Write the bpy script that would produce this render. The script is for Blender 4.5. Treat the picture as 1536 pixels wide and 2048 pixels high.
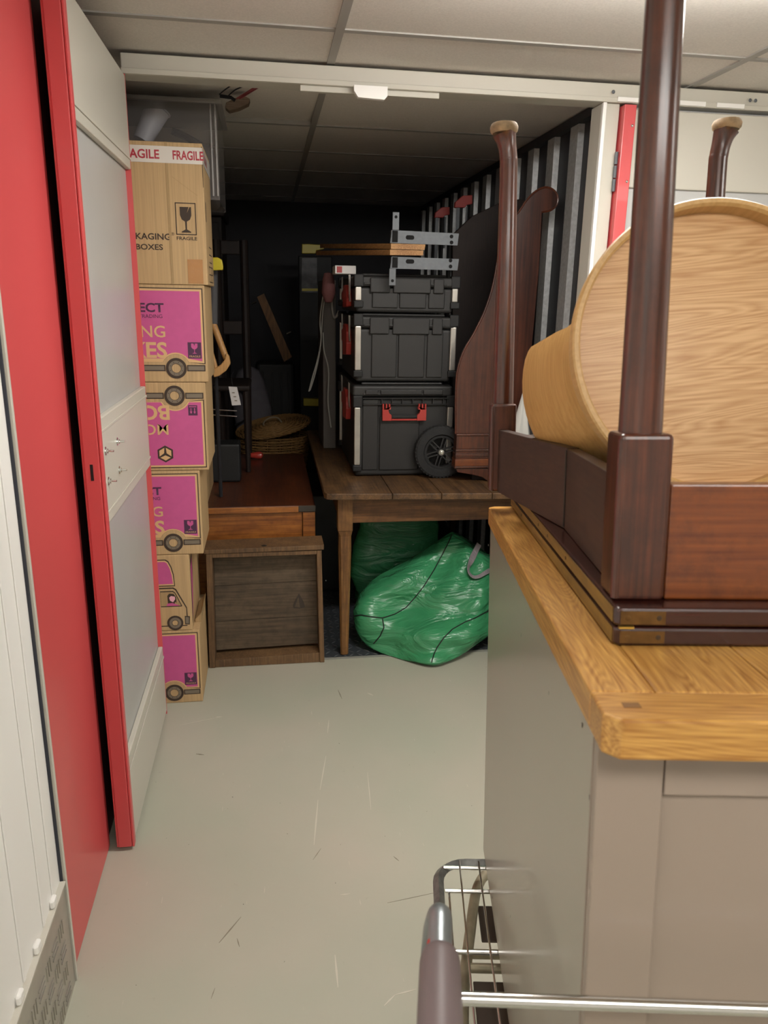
import bpy, bmesh, math, random
from mathutils import Vector, Matrix
from mathutils.bvhtree import BVHTree
random.seed(7)
C = bpy.context.scene.collection
sc = bpy.context.scene
for o in list(bpy.data.objects): bpy.data.objects.remove(o)
rad = math.radians
# ---------------------------------------------------------------- camera
F, CX, CY = 1520.0, 768.0, 1024.0
PITCH, YAW, ROLL = rad(15.6), rad(8.8), rad(1.04)
EYE = Vector((0, 0, 1.5))
fwd = Vector((math.sin(YAW)*math.cos(PITCH), math.cos(YAW)*math.cos(PITCH), -math.sin(PITCH)))
r0 = Vector((math.cos(YAW), -math.sin(YAW), 0)); u0 = r0.cross(fwd)
rgt = math.cos(ROLL)*r0 + math.sin(ROLL)*u0
upv = -math.sin(ROLL)*r0 + math.cos(ROLL)*u0
cd = bpy.data.cameras.new('camera'); cam = bpy.data.objects.new('camera', cd); C.objects.link(cam)
cd.sensor_fit = 'HORIZONTAL'; cd.sensor_width = 36; cd.lens = 36*F/1536
cam.matrix_world = Matrix(((rgt.x, upv.x, -fwd.x, EYE.x), (rgt.y, upv.y, -fwd.y, EYE.y), (rgt.z, upv.z, -fwd.z, EYE.z), (0, 0, 0, 1)))
cd.clip_start = 0.02
cd.dof.use_dof = True; cd.dof.focus_distance = 2.2; cd.dof.aperture_fstop = 14
sc.camera = cam
# ---------------------------------------------------------------- world, light, exposure
sc.view_settings.view_transform = 'Standard'; sc.view_settings.look = 'None'
sc.view_settings.gamma = 1; sc.view_settings.use_curve_mapping = False
sc.view_settings.exposure = 0.25
w = bpy.data.worlds.new('world'); sc.world = w; w.use_nodes = True
w.node_tree.nodes['Background'].inputs[0].default_value = (0.75, 0.78, 0.8, 1)
w.node_tree.nodes['Background'].inputs[1].default_value = 0.02
LAMP_POWER = 42.0      # radiance of the ceiling lamp diffusers

# ---------------------------------------------------------------- helpers
def ray(px, py): return fwd + rgt*((px-CX)/F) - upv*((py-CY)/F)
def on(px, py, ax, v):           # where the sight line of a photograph pixel meets a wall, floor or front plane
    d = ray(px, py); t = (v-EYE[ax])/d[ax]; return EYE + d*t
def rotvec(wx, wy, wz):
    v = Vector((wx, wy, wz)); return Matrix.Rotation(v.length, 4, v.normalized())
LOAD = Matrix.Translation((0.2459, 0.4768, 1.1989)) @ rotvec(-0.0915, -0.016, -0.1871)   # tilted load on the sloping trolley deck
LOADI = LOAD.inverted()
def onL(px, py, ax, v):
    o = LOADI @ EYE; d = LOADI.to_3x3() @ ray(px, py); t = (v-o[ax])/d[ax]; return o + d*t
def lin(c):
    if isinstance(c, str): c = [int(c[i:i+2], 16) for i in (0, 2, 4)]
    r = []
    for x in c:
        x /= 255.0; r.append(x/12.92 if x <= .04045 else ((x+.055)/1.055)**2.4)
    return (*r, 1)
MC = {}
def nt(name):
    m = bpy.data.materials.new(name); m.use_nodes = True; n = m.node_tree; return m, n, n.nodes['Principled BSDF']
def plain(name, col, rough=.5, metal=0, bump=0, bscale=200, var=0, vscale=8, spec=.5, coat=0, alpha=1, trans=0, sheen=0):
    if name in MC: return MC[name]
    m, n, b = nt(name); c = lin(col)
    b.inputs['Base Color'].default_value = c; b.inputs['Roughness'].default_value = rough; b.inputs['Metallic'].default_value = metal
    b.inputs['Specular IOR Level'].default_value = spec; b.inputs['Coat Weight'].default_value = coat
    b.inputs['Transmission Weight'].default_value = trans; b.inputs['Alpha'].default_value = alpha
    tc = n.nodes.new('ShaderNodeTexCoord')
    if bump:
        no = n.nodes.new('ShaderNodeTexNoise'); no.inputs['Scale'].default_value = bscale; no.inputs['Detail'].default_value = 3
        n.links.new(tc.outputs['Object'], no.inputs['Vector'])
        bu = n.nodes.new('ShaderNodeBump'); bu.inputs['Strength'].default_value = bump; bu.inputs['Distance'].default_value = .002
        n.links.new(no.outputs['Fac'], bu.inputs['Height']); n.links.new(bu.outputs['Normal'], b.inputs['Normal'])
    if var:
        no = n.nodes.new('ShaderNodeTexNoise'); no.inputs['Scale'].default_value = vscale; no.inputs['Detail'].default_value = 5
        n.links.new(tc.outputs['Object'], no.inputs['Vector'])
        r = n.nodes.new('ShaderNodeValToRGB'); r.color_ramp.elements[0].position = .3; r.color_ramp.elements[1].position = .7
        r.color_ramp.elements[0].color = tuple(x*(1-var) for x in c[:3])+(1,); r.color_ramp.elements[1].color = tuple(min(1, x*(1+var*.5)) for x in c[:3])+(1,)
        n.links.new(no.outputs['Fac'], r.inputs['Fac']); n.links.new(r.outputs['Color'], b.inputs['Base Color'])
    MC[name] = m; return m
def wood(name, dark, light, axis='X', rough=.4, rings=14, grain=90, dist=3.0, coat=0, blot=0, blotcol='1a0f0a', bump=.15, contrast=.5, spec=.5):
    if name in MC: return MC[name]
    m, n, b = nt(name); N = n.nodes.new; Lk = n.links.new
    tc = N('ShaderNodeTexCoord'); mp = N('ShaderNodeMapping')
    s = {'X': (.12, 1, 1), 'Y': (1, .12, 1), 'Z': (1, 1, .12)}[axis]
    mp.inputs['Scale'].default_value = s; mp.inputs['Location'].default_value = (random.random()*3, random.random()*3, random.random()*3)
    Lk(tc.outputs['Object'], mp.inputs['Vector'])
    wa = N('ShaderNodeTexNoise'); wa.inputs['Scale'].default_value = rings*.25; wa.inputs['Detail'].default_value = 2; wa.inputs['Distortion'].default_value = dist*.3
    Lk(mp.outputs['Vector'], wa.inputs['Vector'])
    mul = N('ShaderNodeMath'); mul.operation = 'MULTIPLY'; mul.inputs[1].default_value = rings*1.3; Lk(wa.outputs['Fac'], mul.inputs[0])
    pp = N('ShaderNodeMath'); pp.operation = 'PINGPONG'; pp.inputs[1].default_value = .5; Lk(mul.outputs[0], pp.inputs[0])
    fi = N('ShaderNodeTexNoise'); fi.inputs['Scale'].default_value = grain*3; fi.inputs['Detail'].default_value = 4
    mp2 = N('ShaderNodeMapping'); mp2.inputs['Scale'].default_value = tuple((x*.35 if x < 1 else 1) for x in s)
    Lk(tc.outputs['Object'], mp2.inputs['Vector']); Lk(mp2.outputs['Vector'], fi.inputs['Vector'])
    ad = N('ShaderNodeMath'); ad.operation = 'MULTIPLY_ADD'; ad.inputs[1].default_value = contrast; Lk(pp.outputs[0], ad.inputs[0])
    fm = N('ShaderNodeMath'); fm.operation = 'MULTIPLY'; fm.inputs[1].default_value = .9; Lk(fi.outputs['Fac'], fm.inputs[0]); Lk(fm.outputs[0], ad.inputs[2])
    r = N('ShaderNodeValToRGB'); r.color_ramp.elements[0].position = .32; r.color_ramp.elements[1].position = .78
    r.color_ramp.elements[0].color = lin(dark); r.color_ramp.elements[1].color = lin(light)
    Lk(ad.outputs[0], r.inputs['Fac']); col = r.outputs['Color']
    if blot:
        bn = N('ShaderNodeTexNoise'); bn.inputs['Scale'].default_value = 26; bn.inputs['Detail'].default_value = 8; bn.inputs['Roughness'].default_value = .65
        Lk(tc.outputs['Object'], bn.inputs['Vector'])
        br = N('ShaderNodeValToRGB'); br.color_ramp.elements[0].position = .45; br.color_ramp.elements[1].position = .75
        br.color_ramp.elements[0].color = (0, 0, 0, 1); br.color_ramp.elements[1].color = (blot, blot, blot, 1)
        Lk(bn.outputs['Fac'], br.inputs['Fac'])
        mx = N('ShaderNodeMixRGB'); mx.inputs[2].default_value = lin(blotcol); Lk(br.outputs['Color'], mx.inputs[0]); Lk(col, mx.inputs[1]); col = mx.outputs[0]
    Lk(col, b.inputs['Base Color'])
    bu = N('ShaderNodeBump'); bu.inputs['Strength'].default_value = bump; bu.inputs['Distance'].default_value = .001
    Lk(fi.outputs['Fac'], bu.inputs['Height']); Lk(bu.outputs['Normal'], b.inputs['Normal'])
    b.inputs['Roughness'].default_value = rough; b.inputs['Coat Weight'].default_value = coat; b.inputs['Coat Roughness'].default_value = .15
    b.inputs['Specular IOR Level'].default_value = spec
    MC[name] = m; return m

def card(name='cardboard', col='b99b72'):
    if name in MC: return MC[name]
    m, n, b = nt(name); N = n.nodes.new; Lk = n.links.new
    tc = N('ShaderNodeTexCoord'); mp = N('ShaderNodeMapping'); mp.inputs['Scale'].default_value = (1, 1, .02)
    Lk(tc.outputs['Object'], mp.inputs['Vector'])
    no = N('ShaderNodeTexNoise'); no.inputs['Scale'].default_value = 160; no.inputs['Detail'].default_value = 2; Lk(mp.outputs['Vector'], no.inputs['Vector'])
    r = N('ShaderNodeValToRGB'); r.color_ramp.elements[0].position = .3; r.color_ramp.elements[1].position = .7
    c = lin(col); r.color_ramp.elements[0].color = tuple(x*.86 for x in c[:3])+(1,); r.color_ramp.elements[1].color = tuple(x*1.07 for x in c[:3])+(1,)
    Lk(no.outputs['Fac'], r.inputs['Fac']); Lk(r.outputs['Color'], b.inputs['Base Color'])
    bu = N('ShaderNodeBump'); bu.inputs['Strength'].default_value = .25; bu.inputs['Distance'].default_value = .001
    Lk(no.outputs['Fac'], bu.inputs['Height']); Lk(bu.outputs['Normal'], b.inputs['Normal'])
    b.inputs['Roughness'].default_value = .75; b.inputs['Specular IOR Level'].default_value = .25
    MC[name] = m; return m

# ---- objects
def thing(name, label, cat, loc=(0, 0, 0), group=None, M=None):
    o = bpy.data.objects.new(name, None); C.objects.link(o); o.empty_display_size = .05
    o.matrix_world = M if M is not None else Matrix.Translation(loc)
    o['label'] = label; o['category'] = cat
    if group: o['group'] = group
    return o
WM = {}
def wm(o):
    m = o.matrix_basis.copy()
    return (wm(o.parent) @ m) if o.parent else m
def obj(name, bm, mat, parent=None, M=None, smooth=False, label=None, origin=None):
    """links the bmesh (built in frame M, default world) as one object under parent"""
    me = bpy.data.meshes.new(name)
    bmesh.ops.recalc_face_normals(bm, faces=bm.faces)
    base = wm(parent) if parent else Matrix.Translation(origin or (0, 0, 0))
    T = base.inverted() @ (M if M is not None else Matrix.Identity(4))
    bm.transform(T); bm.to_mesh(me); bm.free()
    if smooth:
        for p in me.polygons: p.use_smooth = True
        try: me.set_sharp_from_angle(angle=rad(35))
        except Exception: pass
    if isinstance(mat, (list, tuple)):
        for x in mat: me.materials.append(x)
    else: me.materials.append(mat)
    o = bpy.data.objects.new(name, me); C.objects.link(o)
    if parent: o.parent = parent
    else: o.matrix_world = base
    if label: o['label'] = label
    return o
def tag(o, label, cat, group=None):
    o['label'] = label; o['category'] = cat
    if group: o['group'] = group
    return o
def struct(o): o['kind'] = 'structure'; return o
def stuff(o): o['kind'] = 'stuff'; return o
def bx(x0, x1, y0, y1, z0, z1, bev=0, seg=2, bm=None):
    own = bmesh.new()
    vs = [own.verts.new((x, y, z)) for x in (x0, x1) for y in (y0, y1) for z in (z0, z1)]
    for f in ((0, 1, 3, 2), (4, 6, 7, 5), (0, 4, 5, 1), (2, 3, 7, 6), (0, 2, 6, 4), (1, 5, 7, 3)): own.faces.new([vs[i] for i in f])
    bmesh.ops.recalc_face_normals(own, faces=own.faces)
    if bev: bmesh.ops.bevel(own, geom=own.edges[:], offset=bev, segments=seg, profile=.5, affect='EDGES')
    if bm is None: return own
    return merge(bm, own)
def merge(a, b, T=None):
    if T is not None: b.transform(T)
    me = bpy.data.meshes.new('t'); b.to_mesh(me); b.free(); a.from_mesh(me); bpy.data.meshes.remove(me); return a
def prism(pts, d0, d1, axis='Y', bev=0, bm=None):
    """polygon (a,b) extruded along axis: Y->(x,z), X->(y,z), Z->(x,y)"""
    own = bmesh.new()
    def P(a, b, d): return {'Y': (a, d, b), 'X': (d, a, b), 'Z': (a, b, d)}[axis]
    v0 = [own.verts.new(P(a, b, d0)) for a, b in pts]; v1 = [own.verts.new(P(a, b, d1)) for a, b in pts]
    n = len(pts); own.faces.new(v0); own.faces.new(v1[::-1])
    for i in range(n): own.faces.new([v0[i], v1[i], v1[(i+1) % n], v0[(i+1) % n]])
    bmesh.ops.recalc_face_normals(own, faces=own.faces)
    if bev: bmesh.ops.bevel(own, geom=[e for e in own.edges], offset=bev, segments=2, profile=.5, affect='EDGES')
    return own if bm is None else merge(bm, own)
def tube(path, r, n=12, bm=None, cap=True, closed=False):
    own = bmesh.new(); pts = [Vector(p) for p in path]; k = len(pts); rr = r if isinstance(r, (list, tuple)) else [r]*k
    rings = []; prev = None
    for i, p in enumerate(pts):
        if closed: t = pts[(i+1) % k]-pts[i-1]
        else: t = pts[min(i+1, k-1)]-pts[max(i-1, 0)]
        t.normalize()
        if prev is None:
            a = Vector((0, 0, 1)) if abs(t.z) < .9 else Vector((1, 0, 0)); nrm = (a-t*a.dot(t)).normalized()
        else:
            nrm = prev-t*prev.dot(t); nrm.normalize()
        prev = nrm; bi = t.cross(nrm)
        rings.append([own.verts.new(p+nrm*math.cos(2*math.pi*j/n)*rr[i]+bi*math.sin(2*math.pi*j/n)*rr[i]) for j in range(n)])
    for i in range(k-1+(1 if closed else 0)):
        A, B = rings[i], rings[(i+1) % k]
        for j in range(n): own.faces.new([A[j], A[(j+1) % n], B[(j+1) % n], B[j]])
    if cap and not closed: own.faces.new(rings[0][::-1]); own.faces.new(rings[-1])
    return own if bm is None else merge(bm, own)
def lathe(prof, n=48, bm=None, closed=False, T=None):
    own = bmesh.new(); rings = []
    for r, z in prof:
        if r < 1e-6: rings.append([own.verts.new((0, 0, z))])
        else: rings.append([own.verts.new((r*math.cos(2*math.pi*j/n), r*math.sin(2*math.pi*j/n), z)) for j in range(n)])
    for A, B in zip(rings, rings[1:]):
        for j in range(n):
            q = (j+1) % n
            if len(A) == 1: own.faces.new([A[0], B[j], B[q]])
            elif len(B) == 1: own.faces.new([A[j], B[0], A[q]])
            else: own.faces.new([A[j], B[j], B[q], A[q]])
    if T is not None: own.transform(T)
    return own if bm is None else merge(bm, own)
def arc(cx, cy, r, a0, a1, n=16): return [(cx+r*math.cos(rad(a0+(a1-a0)*i/n)), cy+r*math.sin(rad(a0+(a1-a0)*i/n))) for i in range(n+1)]
def smoothpath(pts, sub=6):
    P = [Vector(p) for p in pts]; out = []
    for i in range(len(P)-1):
        a, b, c, d = P[max(i-1, 0)], P[i], P[i+1], P[min(i+2, len(P)-1)]
        for s in range(sub):
            t = s/sub; out.append(.5*((2*b)+(c-a)*t+(2*a-5*b+4*c-d)*t*t+(3*b-a-3*c+d)*t**3))
    out.append(P[-1]); return out
def FACE(o, right=(1, 0, 0), up=(0, 0, 1)):
    r = Vector(right).normalized(); u = Vector(up).normalized(); w_ = r.cross(u)
    return Matrix(((r.x, u.x, w_.x, o[0]), (r.y, u.y, w_.y, o[1]), (r.z, u.z, w_.z, o[2]), (0, 0, 0, 1)))
def flat(pts, w0, w1, bm=None): return prism(pts, w0, w1, 'Z', 0, bm)
def ring(cx, cy, ro, ri, w0, w1, n=40, bm=None):
    own = bmesh.new()
    V = [[own.verts.new((cx+r*math.cos(2*math.pi*j/n), cy+r*math.sin(2*math.pi*j/n), z)) for j in range(n)] for r, z in ((ro, w0), (ro, w1), (ri, w1), (ri, w0))]
    for k in range(4):
        A, B = V[k], V[(k+1) % 4]
        for j in range(n): own.faces.new([A[j], A[(j+1) % n], B[(j+1) % n], B[j]])
    return own if bm is None else merge(bm, own)
def text_bm(s, h, x, y, w0, w1, align='RIGHT', bold=0, fitw=None, sx=1.0):
    """lettering of capital height h; (x,y) is the baseline corner"""
    cu = bpy.data.curves.new('t', 'FONT'); cu.body = s; cu.size = h/.729*1.0; cu.align_x = 'LEFT'; cu.offset = bold*cu.size; cu.resolution_u = 3
    cu.extrude = 0
    o = bpy.data.objects.new('t', cu); C.objects.link(o); bpy.context.view_layer.update()
    dg = bpy.context.evaluated_depsgraph_get(); me = bpy.data.meshes.new_from_object(o.evaluated_get(dg))
    bpy.data.objects.remove(o); bm = bmesh.new(); bm.from_mesh(me); bpy.data.meshes.remove(me)
    xs = [v.co.x for v in bm.verts]; x0, x1 = min(xs), max(xs); k = sx
    if fitw: k = fitw/(x1-x0)
    wid = (x1-x0)*k
    for v in bm.verts:
        v.co.x = (v.co.x-x0)*k + (x-wid if align == 'RIGHT' else x if align == 'LEFT' else x-wid/2); v.co.y += y; v.co.z = w1
    return bm

# ---------------------------------------------------------------- materials
M_cream = plain('cream_powder_coat', 'c4c0b4', .38, bump=.02, bscale=500)
M_white = plain('white_wall_panel', 'f0eeea', .35)
M_panel = plain('galvanised_grey_panel', 'b8b8b6', .36, metal=.15, var=.05, vscale=3)
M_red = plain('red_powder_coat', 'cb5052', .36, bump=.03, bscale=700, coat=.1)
M_gapshade = plain('painted_gap_shade', '46262a', .6)  # red darkened in the colour itself, as shade in the gap behind the leaf
M_tile = plain('mineral_ceiling_tile', 'd8d2ca', .9, bump=.25, bscale=260, var=.08, vscale=160)
M_grid = plain('ceiling_grid_steel', '9f9b95', .5)
M_alu = plain('worn_aluminium', 'c2beb6', .32, metal=.8, bump=.03, bscale=120, var=.1, vscale=20)
M_gal = plain('spangled_galvanised_steel', 'c4c6c6', .4, metal=.35, bump=.25, bscale=130, var=.18, vscale=70)
M_conwall = plain('dark_container_steel', '34353a', .55, metal=.1)
M_darkwall = plain('dark_grey_back_wall', '424144', .8)
M_chrome = plain('bright_steel', 'd0d0cc', .18, metal=1)
M_zinc = plain('zinc_plated_steel', '64686c', .5, metal=.3, var=.1, vscale=60)
M_tubeg = plain('galvanised_tube', '9a9d9c', .35, metal=.8, var=.35, vscale=45, bump=.1, bscale=80)
M_tubeb = plain('dull_tube_paint', 'a39a82', .45, metal=.4, var=.25, vscale=30)
M_card = card()
M_card2 = card('cardboard_darker', 'a98d66')  # darker cardboard tone for flap, seams, plain carton and printed window
M_pink = plain('pink_print', 'bf5289', .6, var=.05, vscale=40)
M_ink = plain('dark_brown_ink', '3a2c22', .65)
M_inkg = plain('grey_brown_ink', '75695a', .65)
M_tan = plain('tan_print', 'cfa878', .7)
M_purple = plain('plum_ink', '4a2745', .6)
M_tape = plain('white_parcel_tape', 'd6cfc6', .22, bump=.25, bscale=40)
M_tapered = plain('tape_red_ink', 'a83240', .3)
M_tapeb = plain('brown_parcel_tape', 'a9794a', .15, bump=.6, bscale=35)
M_oak = wood('oak_worktop_depth', '97652a', 'd0a056', 'Y', .34, rings=40, grain=110, coat=.2, bump=.1, contrast=.4)
M_oakx = wood('oak_worktop_across', '946126', 'cc9c50', 'X', .34, rings=34, grain=110, coat=.2, bump=.1, contrast=.35)
M_oakp = wood('oak_peg', '6e4a20', '8a6230', 'X', .4)
M_tray = wood('oak_veneer_tray', 'b98853', 'dab07e', 'X', .42, rings=26, grain=100, dist=7, coat=.05, bump=.1, contrast=.55)
M_trays = wood('oak_veneer_side', 'bf965c', 'd6ae74', 'Z', .42, rings=5, grain=60, bump=.06, contrast=.25)
M_mah = wood('mahogany_polish', '2c130a', '5c2d19', 'Z', .3, rings=6, grain=70, coat=.35, blot=.5, blotcol='1a0a07', bump=.2)
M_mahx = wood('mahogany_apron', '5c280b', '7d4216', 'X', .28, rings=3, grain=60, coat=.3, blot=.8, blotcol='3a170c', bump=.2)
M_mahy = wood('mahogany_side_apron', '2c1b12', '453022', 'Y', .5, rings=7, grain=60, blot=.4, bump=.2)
M_mahd = wood('dark_mahogany_top', '2a1210', '42201a', 'X', .2, rings=6, grain=70, coat=.5, blot=.3, bump=.1)
M_mahe = wood('worn_table_edge', '6b5222', '9a7a38', 'Y', .45, rings=6, grain=60, blot=.5, bump=.2)
M_brass = plain('tarnished_brass', '6e5028', .45, metal=.6, var=.3, vscale=80)
M_taupe = plain('taupe_cabinet_paint', '958679', .26, coat=.15)
M_side = plain('satin_grey_cabinet_side', 'a19b8d', .26, coat=.15)
M_kit = wood('worn_pine_table', '3d2a18', '6b4d2d', 'Y', .55, rings=8, grain=50, blot=.7, blotcol='22160d', bump=.3)
M_kitx = wood('worn_table_apron', '4a2d15', '77502a', 'X', .5, rings=8, grain=50, blot=.5, blotcol='2a180d', bump=.25)
M_kitz = wood('worn_table_leg', '5a3a1c', '8a6234', 'Z', .5, rings=8, grain=50, blot=.5, blotcol='33200f', bump=.25)
M_chest = wood('old_varnished_chest', '6b3a16', 'a4662b', 'X', .4, rings=10, grain=50, blot=.5, blotcol='50250f', coat=.2, bump=.15)
M_chestt = wood('dark_chest_top', '3a1c10', '5d3018', 'Y', .4, rings=5, grain=50, blot=.6, blotcol='2a130c', coat=.25, bump=.15)
M_draw = wood('weathered_drawer_boards', '44382b', '665643', 'X', .7, rings=6, grain=50, blot=.6, blotcol='30261c', bump=.25)
M_drawf = wood('weathered_drawer_frame', '4f3a26', '7a5c3c', 'Z', .6, rings=6, grain=50, blot=.5, blotcol='35261a', bump=.25)
M_black = plain('black_moulded_plastic', '232221', .55, bump=.12, bscale=500)
M_blackd = plain('deep_black_plastic', '0f0f10', .6)
M_latch = plain('red_plastic', 'a8362f', .4)
M_rubber = plain('black_rubber', '1f1f1f', .8, bump=.4, bscale=150)
M_dark = plain('near_black_fabric', '17161a', .9)
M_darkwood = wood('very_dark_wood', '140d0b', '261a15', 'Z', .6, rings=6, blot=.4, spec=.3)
M_back = plain('grey_backpack_fabric', '6a666c', .9, bump=.5, bscale=300, var=.15, vscale=15)
M_yel = plain('yellow_plastic', 'c8b51c', .4)
M_wick = plain('wicker_cane', '9a7444', .6, var=.35, vscale=60)
M_grn = None

# ---------------------------------------------------------------- structure
CEIL = 2.2
YH = 2.64          # door line
# corridor floor with painted finish and scuffs
def floor_mat():
    m, n, b = nt('painted_grey_floor'); N = n.nodes.new; Lk = n.links.new
    tc = N('ShaderNodeTexCoord')
    def noise(sc_, det=4, rough=.5, dis=0, scale=None):
        x = N('ShaderNodeTexNoise'); x.inputs['Scale'].default_value = sc_; x.inputs['Detail'].default_value = det; x.inputs['Roughness'].default_value = rough; x.inputs['Distortion'].default_value = dis
        if scale:
            mp = N('ShaderNodeMapping'); mp.inputs['Scale'].default_value = scale; mp.inputs['Rotation'].default_value = (0, 0, rad(12)); Lk(tc.outputs['Object'], mp.inputs['Vector']); Lk(mp.outputs['Vector'], x.inputs['Vector'])
        else: Lk(tc.outputs['Object'], x.inputs['Vector'])
        return x
    def ramp(src, p0, p1, c0, c1):
        r = N('ShaderNodeValToRGB'); r.color_ramp.elements[0].position = p0; r.color_ramp.elements[1].position = p1
        r.color_ramp.elements[0].color = c0; r.color_ramp.elements[1].color = c1; Lk(src, r.inputs['Fac']); return r.outputs['Color']
    base = ramp(noise(1.6, 3).outputs['Fac'], .35, .65, lin('a9ab9a'), lin('b3ae9f'))
    def mixc(col, fac, c):
        x = N('ShaderNodeMixRGB'); Lk(fac, x.inputs[0]); Lk(col, x.inputs[1]); x.inputs[2].default_value = lin(c); return x.outputs[0]
    base = mixc(base, ramp(noise(30, 6, .7).outputs['Fac'], .66, .76, (0, 0, 0, 1), (.45, .45, .45, 1)), '8f8c7c')
    base = mixc(base, ramp(noise(26, 2, .5, 0, (8, .5, 1)).outputs['Fac'], .74, .77, (0, 0, 0, 1), (.6, .6, .6, 1)), 'd2ccbc')
    base = mixc(base, ramp(noise(90, 1).outputs['Fac'], .8, .82, (0, 0, 0, 1), (.8, .8, .8, 1)), '5c594e')
    Lk(base, b.inputs['Base Color']); b.inputs['Roughness'].default_value = .42
    bu = N('ShaderNodeBump'); bu.inputs['Strength'].default_value = .08; bu.inputs['Distance'].default_value = .002
    Lk(noise(60, 5).outputs['Fac'], bu.inputs['Height']); Lk(bu.outputs['Normal'], b.inputs['Normal'])
    return m
M_floor = floor_mat()
XL, XR, XU0, XU1, YB = -.47, 3.2, -.80, 1.225, 6.2
fl = struct(obj('floor', bx(XL-.05, XR, -2.0, 3.0, -.05, 0), M_floor))
# painted scuff marks: thin dark and pale scratches on the floor
def scuff(p, q, wd, mat, nm='scuff_mark'):
    a = on(*p, 2, 0.0); b_ = on(*q, 2, 0.0); d = (b_-a); d.normalize(); n_ = Vector((-d.y, d.x, 0))*wd/2
    obj(nm, prism([tuple((a+n_*.3)[:2]), tuple((a*.5+b_*.5+n_)[:2]), tuple((b_+n_*.3)[:2]), tuple((b_-n_*.3)[:2]), tuple((a*.5+b_*.5-n_)[:2]), tuple((a-n_*.3)[:2])], .0002, .0006, 'Z'), mat, fl)
M_scd = plain('dark_scuff', '827d6c', .7); M_scl = plain('pale_scuff', 'c4c1b2', .5)
for p, q, wd in (((438, 1886), (482, 1834), .0035), ((626, 1720), (642, 1697), .002), ((787, 1713), (798, 1722), .003), ((474, 1877), (479, 1894), .003), ((422, 1998), (430, 1976), .002), ((392, 1508), (408, 1510), .006), ((676, 1380), (684, 1398), .004), ((775, 1806), (868, 1786), .002)): scuff(p, q, wd, M_scd)
for p, q, wd in (((658, 1440), (655, 1466), .004), ((652, 1512), (640, 1580), .004), ((636, 1600), (628, 1690), .005), ((735, 1545), (742, 1620), .003), ((680, 1790), (700, 1788), .004), ((362, 1450), (440, 1434), .0025), ((432, 1434), (444, 1434), .006), ((735, 1386), (746, 1391), .008), ((670, 1910), (676, 1975), .005), ((768, 2012), (790, 1990), .004), ((790, 1990), (832, 1979), .004)): scuff(p, q, wd, M_scl)

# unit floor: checker plate
uf = struct(obj('floor', bx(XU0, XU1, 3.0, YB, -.05, -.004), plain('dark_checker_plate', '5c6166', .4, metal=.6, var=.2, vscale=15)))
def treads(x0, x1, y0, y1, st, ln, wd, h, fn):
    bm = bmesh.new(); i = 0; y = y0
    while y < y1:
        x = x0; j = 0
        while x < x1:
            a = rad(45 if (i+j) % 2 else -45); c, s = math.cos(a)*ln/2, math.sin(a)*ln/2; nx, ny = -math.sin(a)*wd/2, math.cos(a)*wd/2
            q = [(x-c, y-s), (x+nx, y+ny), (x+c, y+s), (x-nx, y-ny)]
            v0 = [bm.verts.new(fn(p[0], p[1], 0)) for p in q]; t = bm.verts.new(fn(x-c*.5, y-s*.5, h)); u = bm.verts.new(fn(x+c*.5, y+s*.5, h))
            bm.faces.new([v0[0], v0[1], t]); bm.faces.new([v0[0], t, v0[3]]); bm.faces.new([v0[1], v0[2], u]); bm.faces.new([v0[1], u, t]); bm.faces.new([v0[2], v0[3], u]); bm.faces.new([v0[3], t, u])
            x += st; j += 1
        y += st; i += 1
    return bm
stuff(obj('floor_tread', treads(.1, 1.2, 3.03, 3.9, .034, .034, .009, .003, lambda a, b_, h: (a, b_, h-.004)), plain('tread_steel', '6c7074', .35, metal=.7), uf))
struct(obj('trim_1', bx(XL-.05, XU1, 2.985, 3.003, -.01, .0015), plain('floor_joint_strip', '8d8d84', .6)))

# ceiling: tiles and grid
ce = struct(obj('ceiling', bx(-1.2, XR+.1, -2.1, YB+.1, CEIL+.06, CEIL+.12), M_darkwall))
tm = None; GX = [-2.185+1.2*i for i in range(6)]; GY = [-2.475+.6*i for i in range(16)]
for gx in GX[:-1]:
    for gy in GY[:-1]:
        x0, x1, y0, y1 = max(gx+.010, -1.15), min(gx+1.19, XR+.02), max(gy+.010, -2.05), min(gy+.59, YB+.02)
        if x1-x0 < .05 or y1-y0 < .05: continue
        if x0 < 1.0 < x1 and y0 < 1.62 < y1 and False: continue
        b_ = bx(x0, x1, y0, y1, CEIL+.002, CEIL+.014, .002, 1)
        o = obj('ceiling_tile', b_, M_tile, ce)
        if abs(gx+.985) < .01 and abs(gy-2.925) < .01:      # the displaced tile just inside the unit
            o.matrix_basis = Matrix.Translation((0, 3.2, CEIL)) @ Matrix.Rotation(rad(1.8), 4, 'X') @ Matrix.Translation((0, -3.2, -CEIL+.004))
for gx in GX:
    if -1.15 < gx < XR: obj('grid_bar', bx(gx-.012, gx+.012, -2.05, YB, CEIL-.003, CEIL+.03), M_grid, ce)
for gy in GY:
    if -2 < gy < YB: obj('grid_bar', bx(-1.15, XR, gy-.012, gy+.012, CEIL-.002, CEIL+.03), M_grid, ce)
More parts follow.
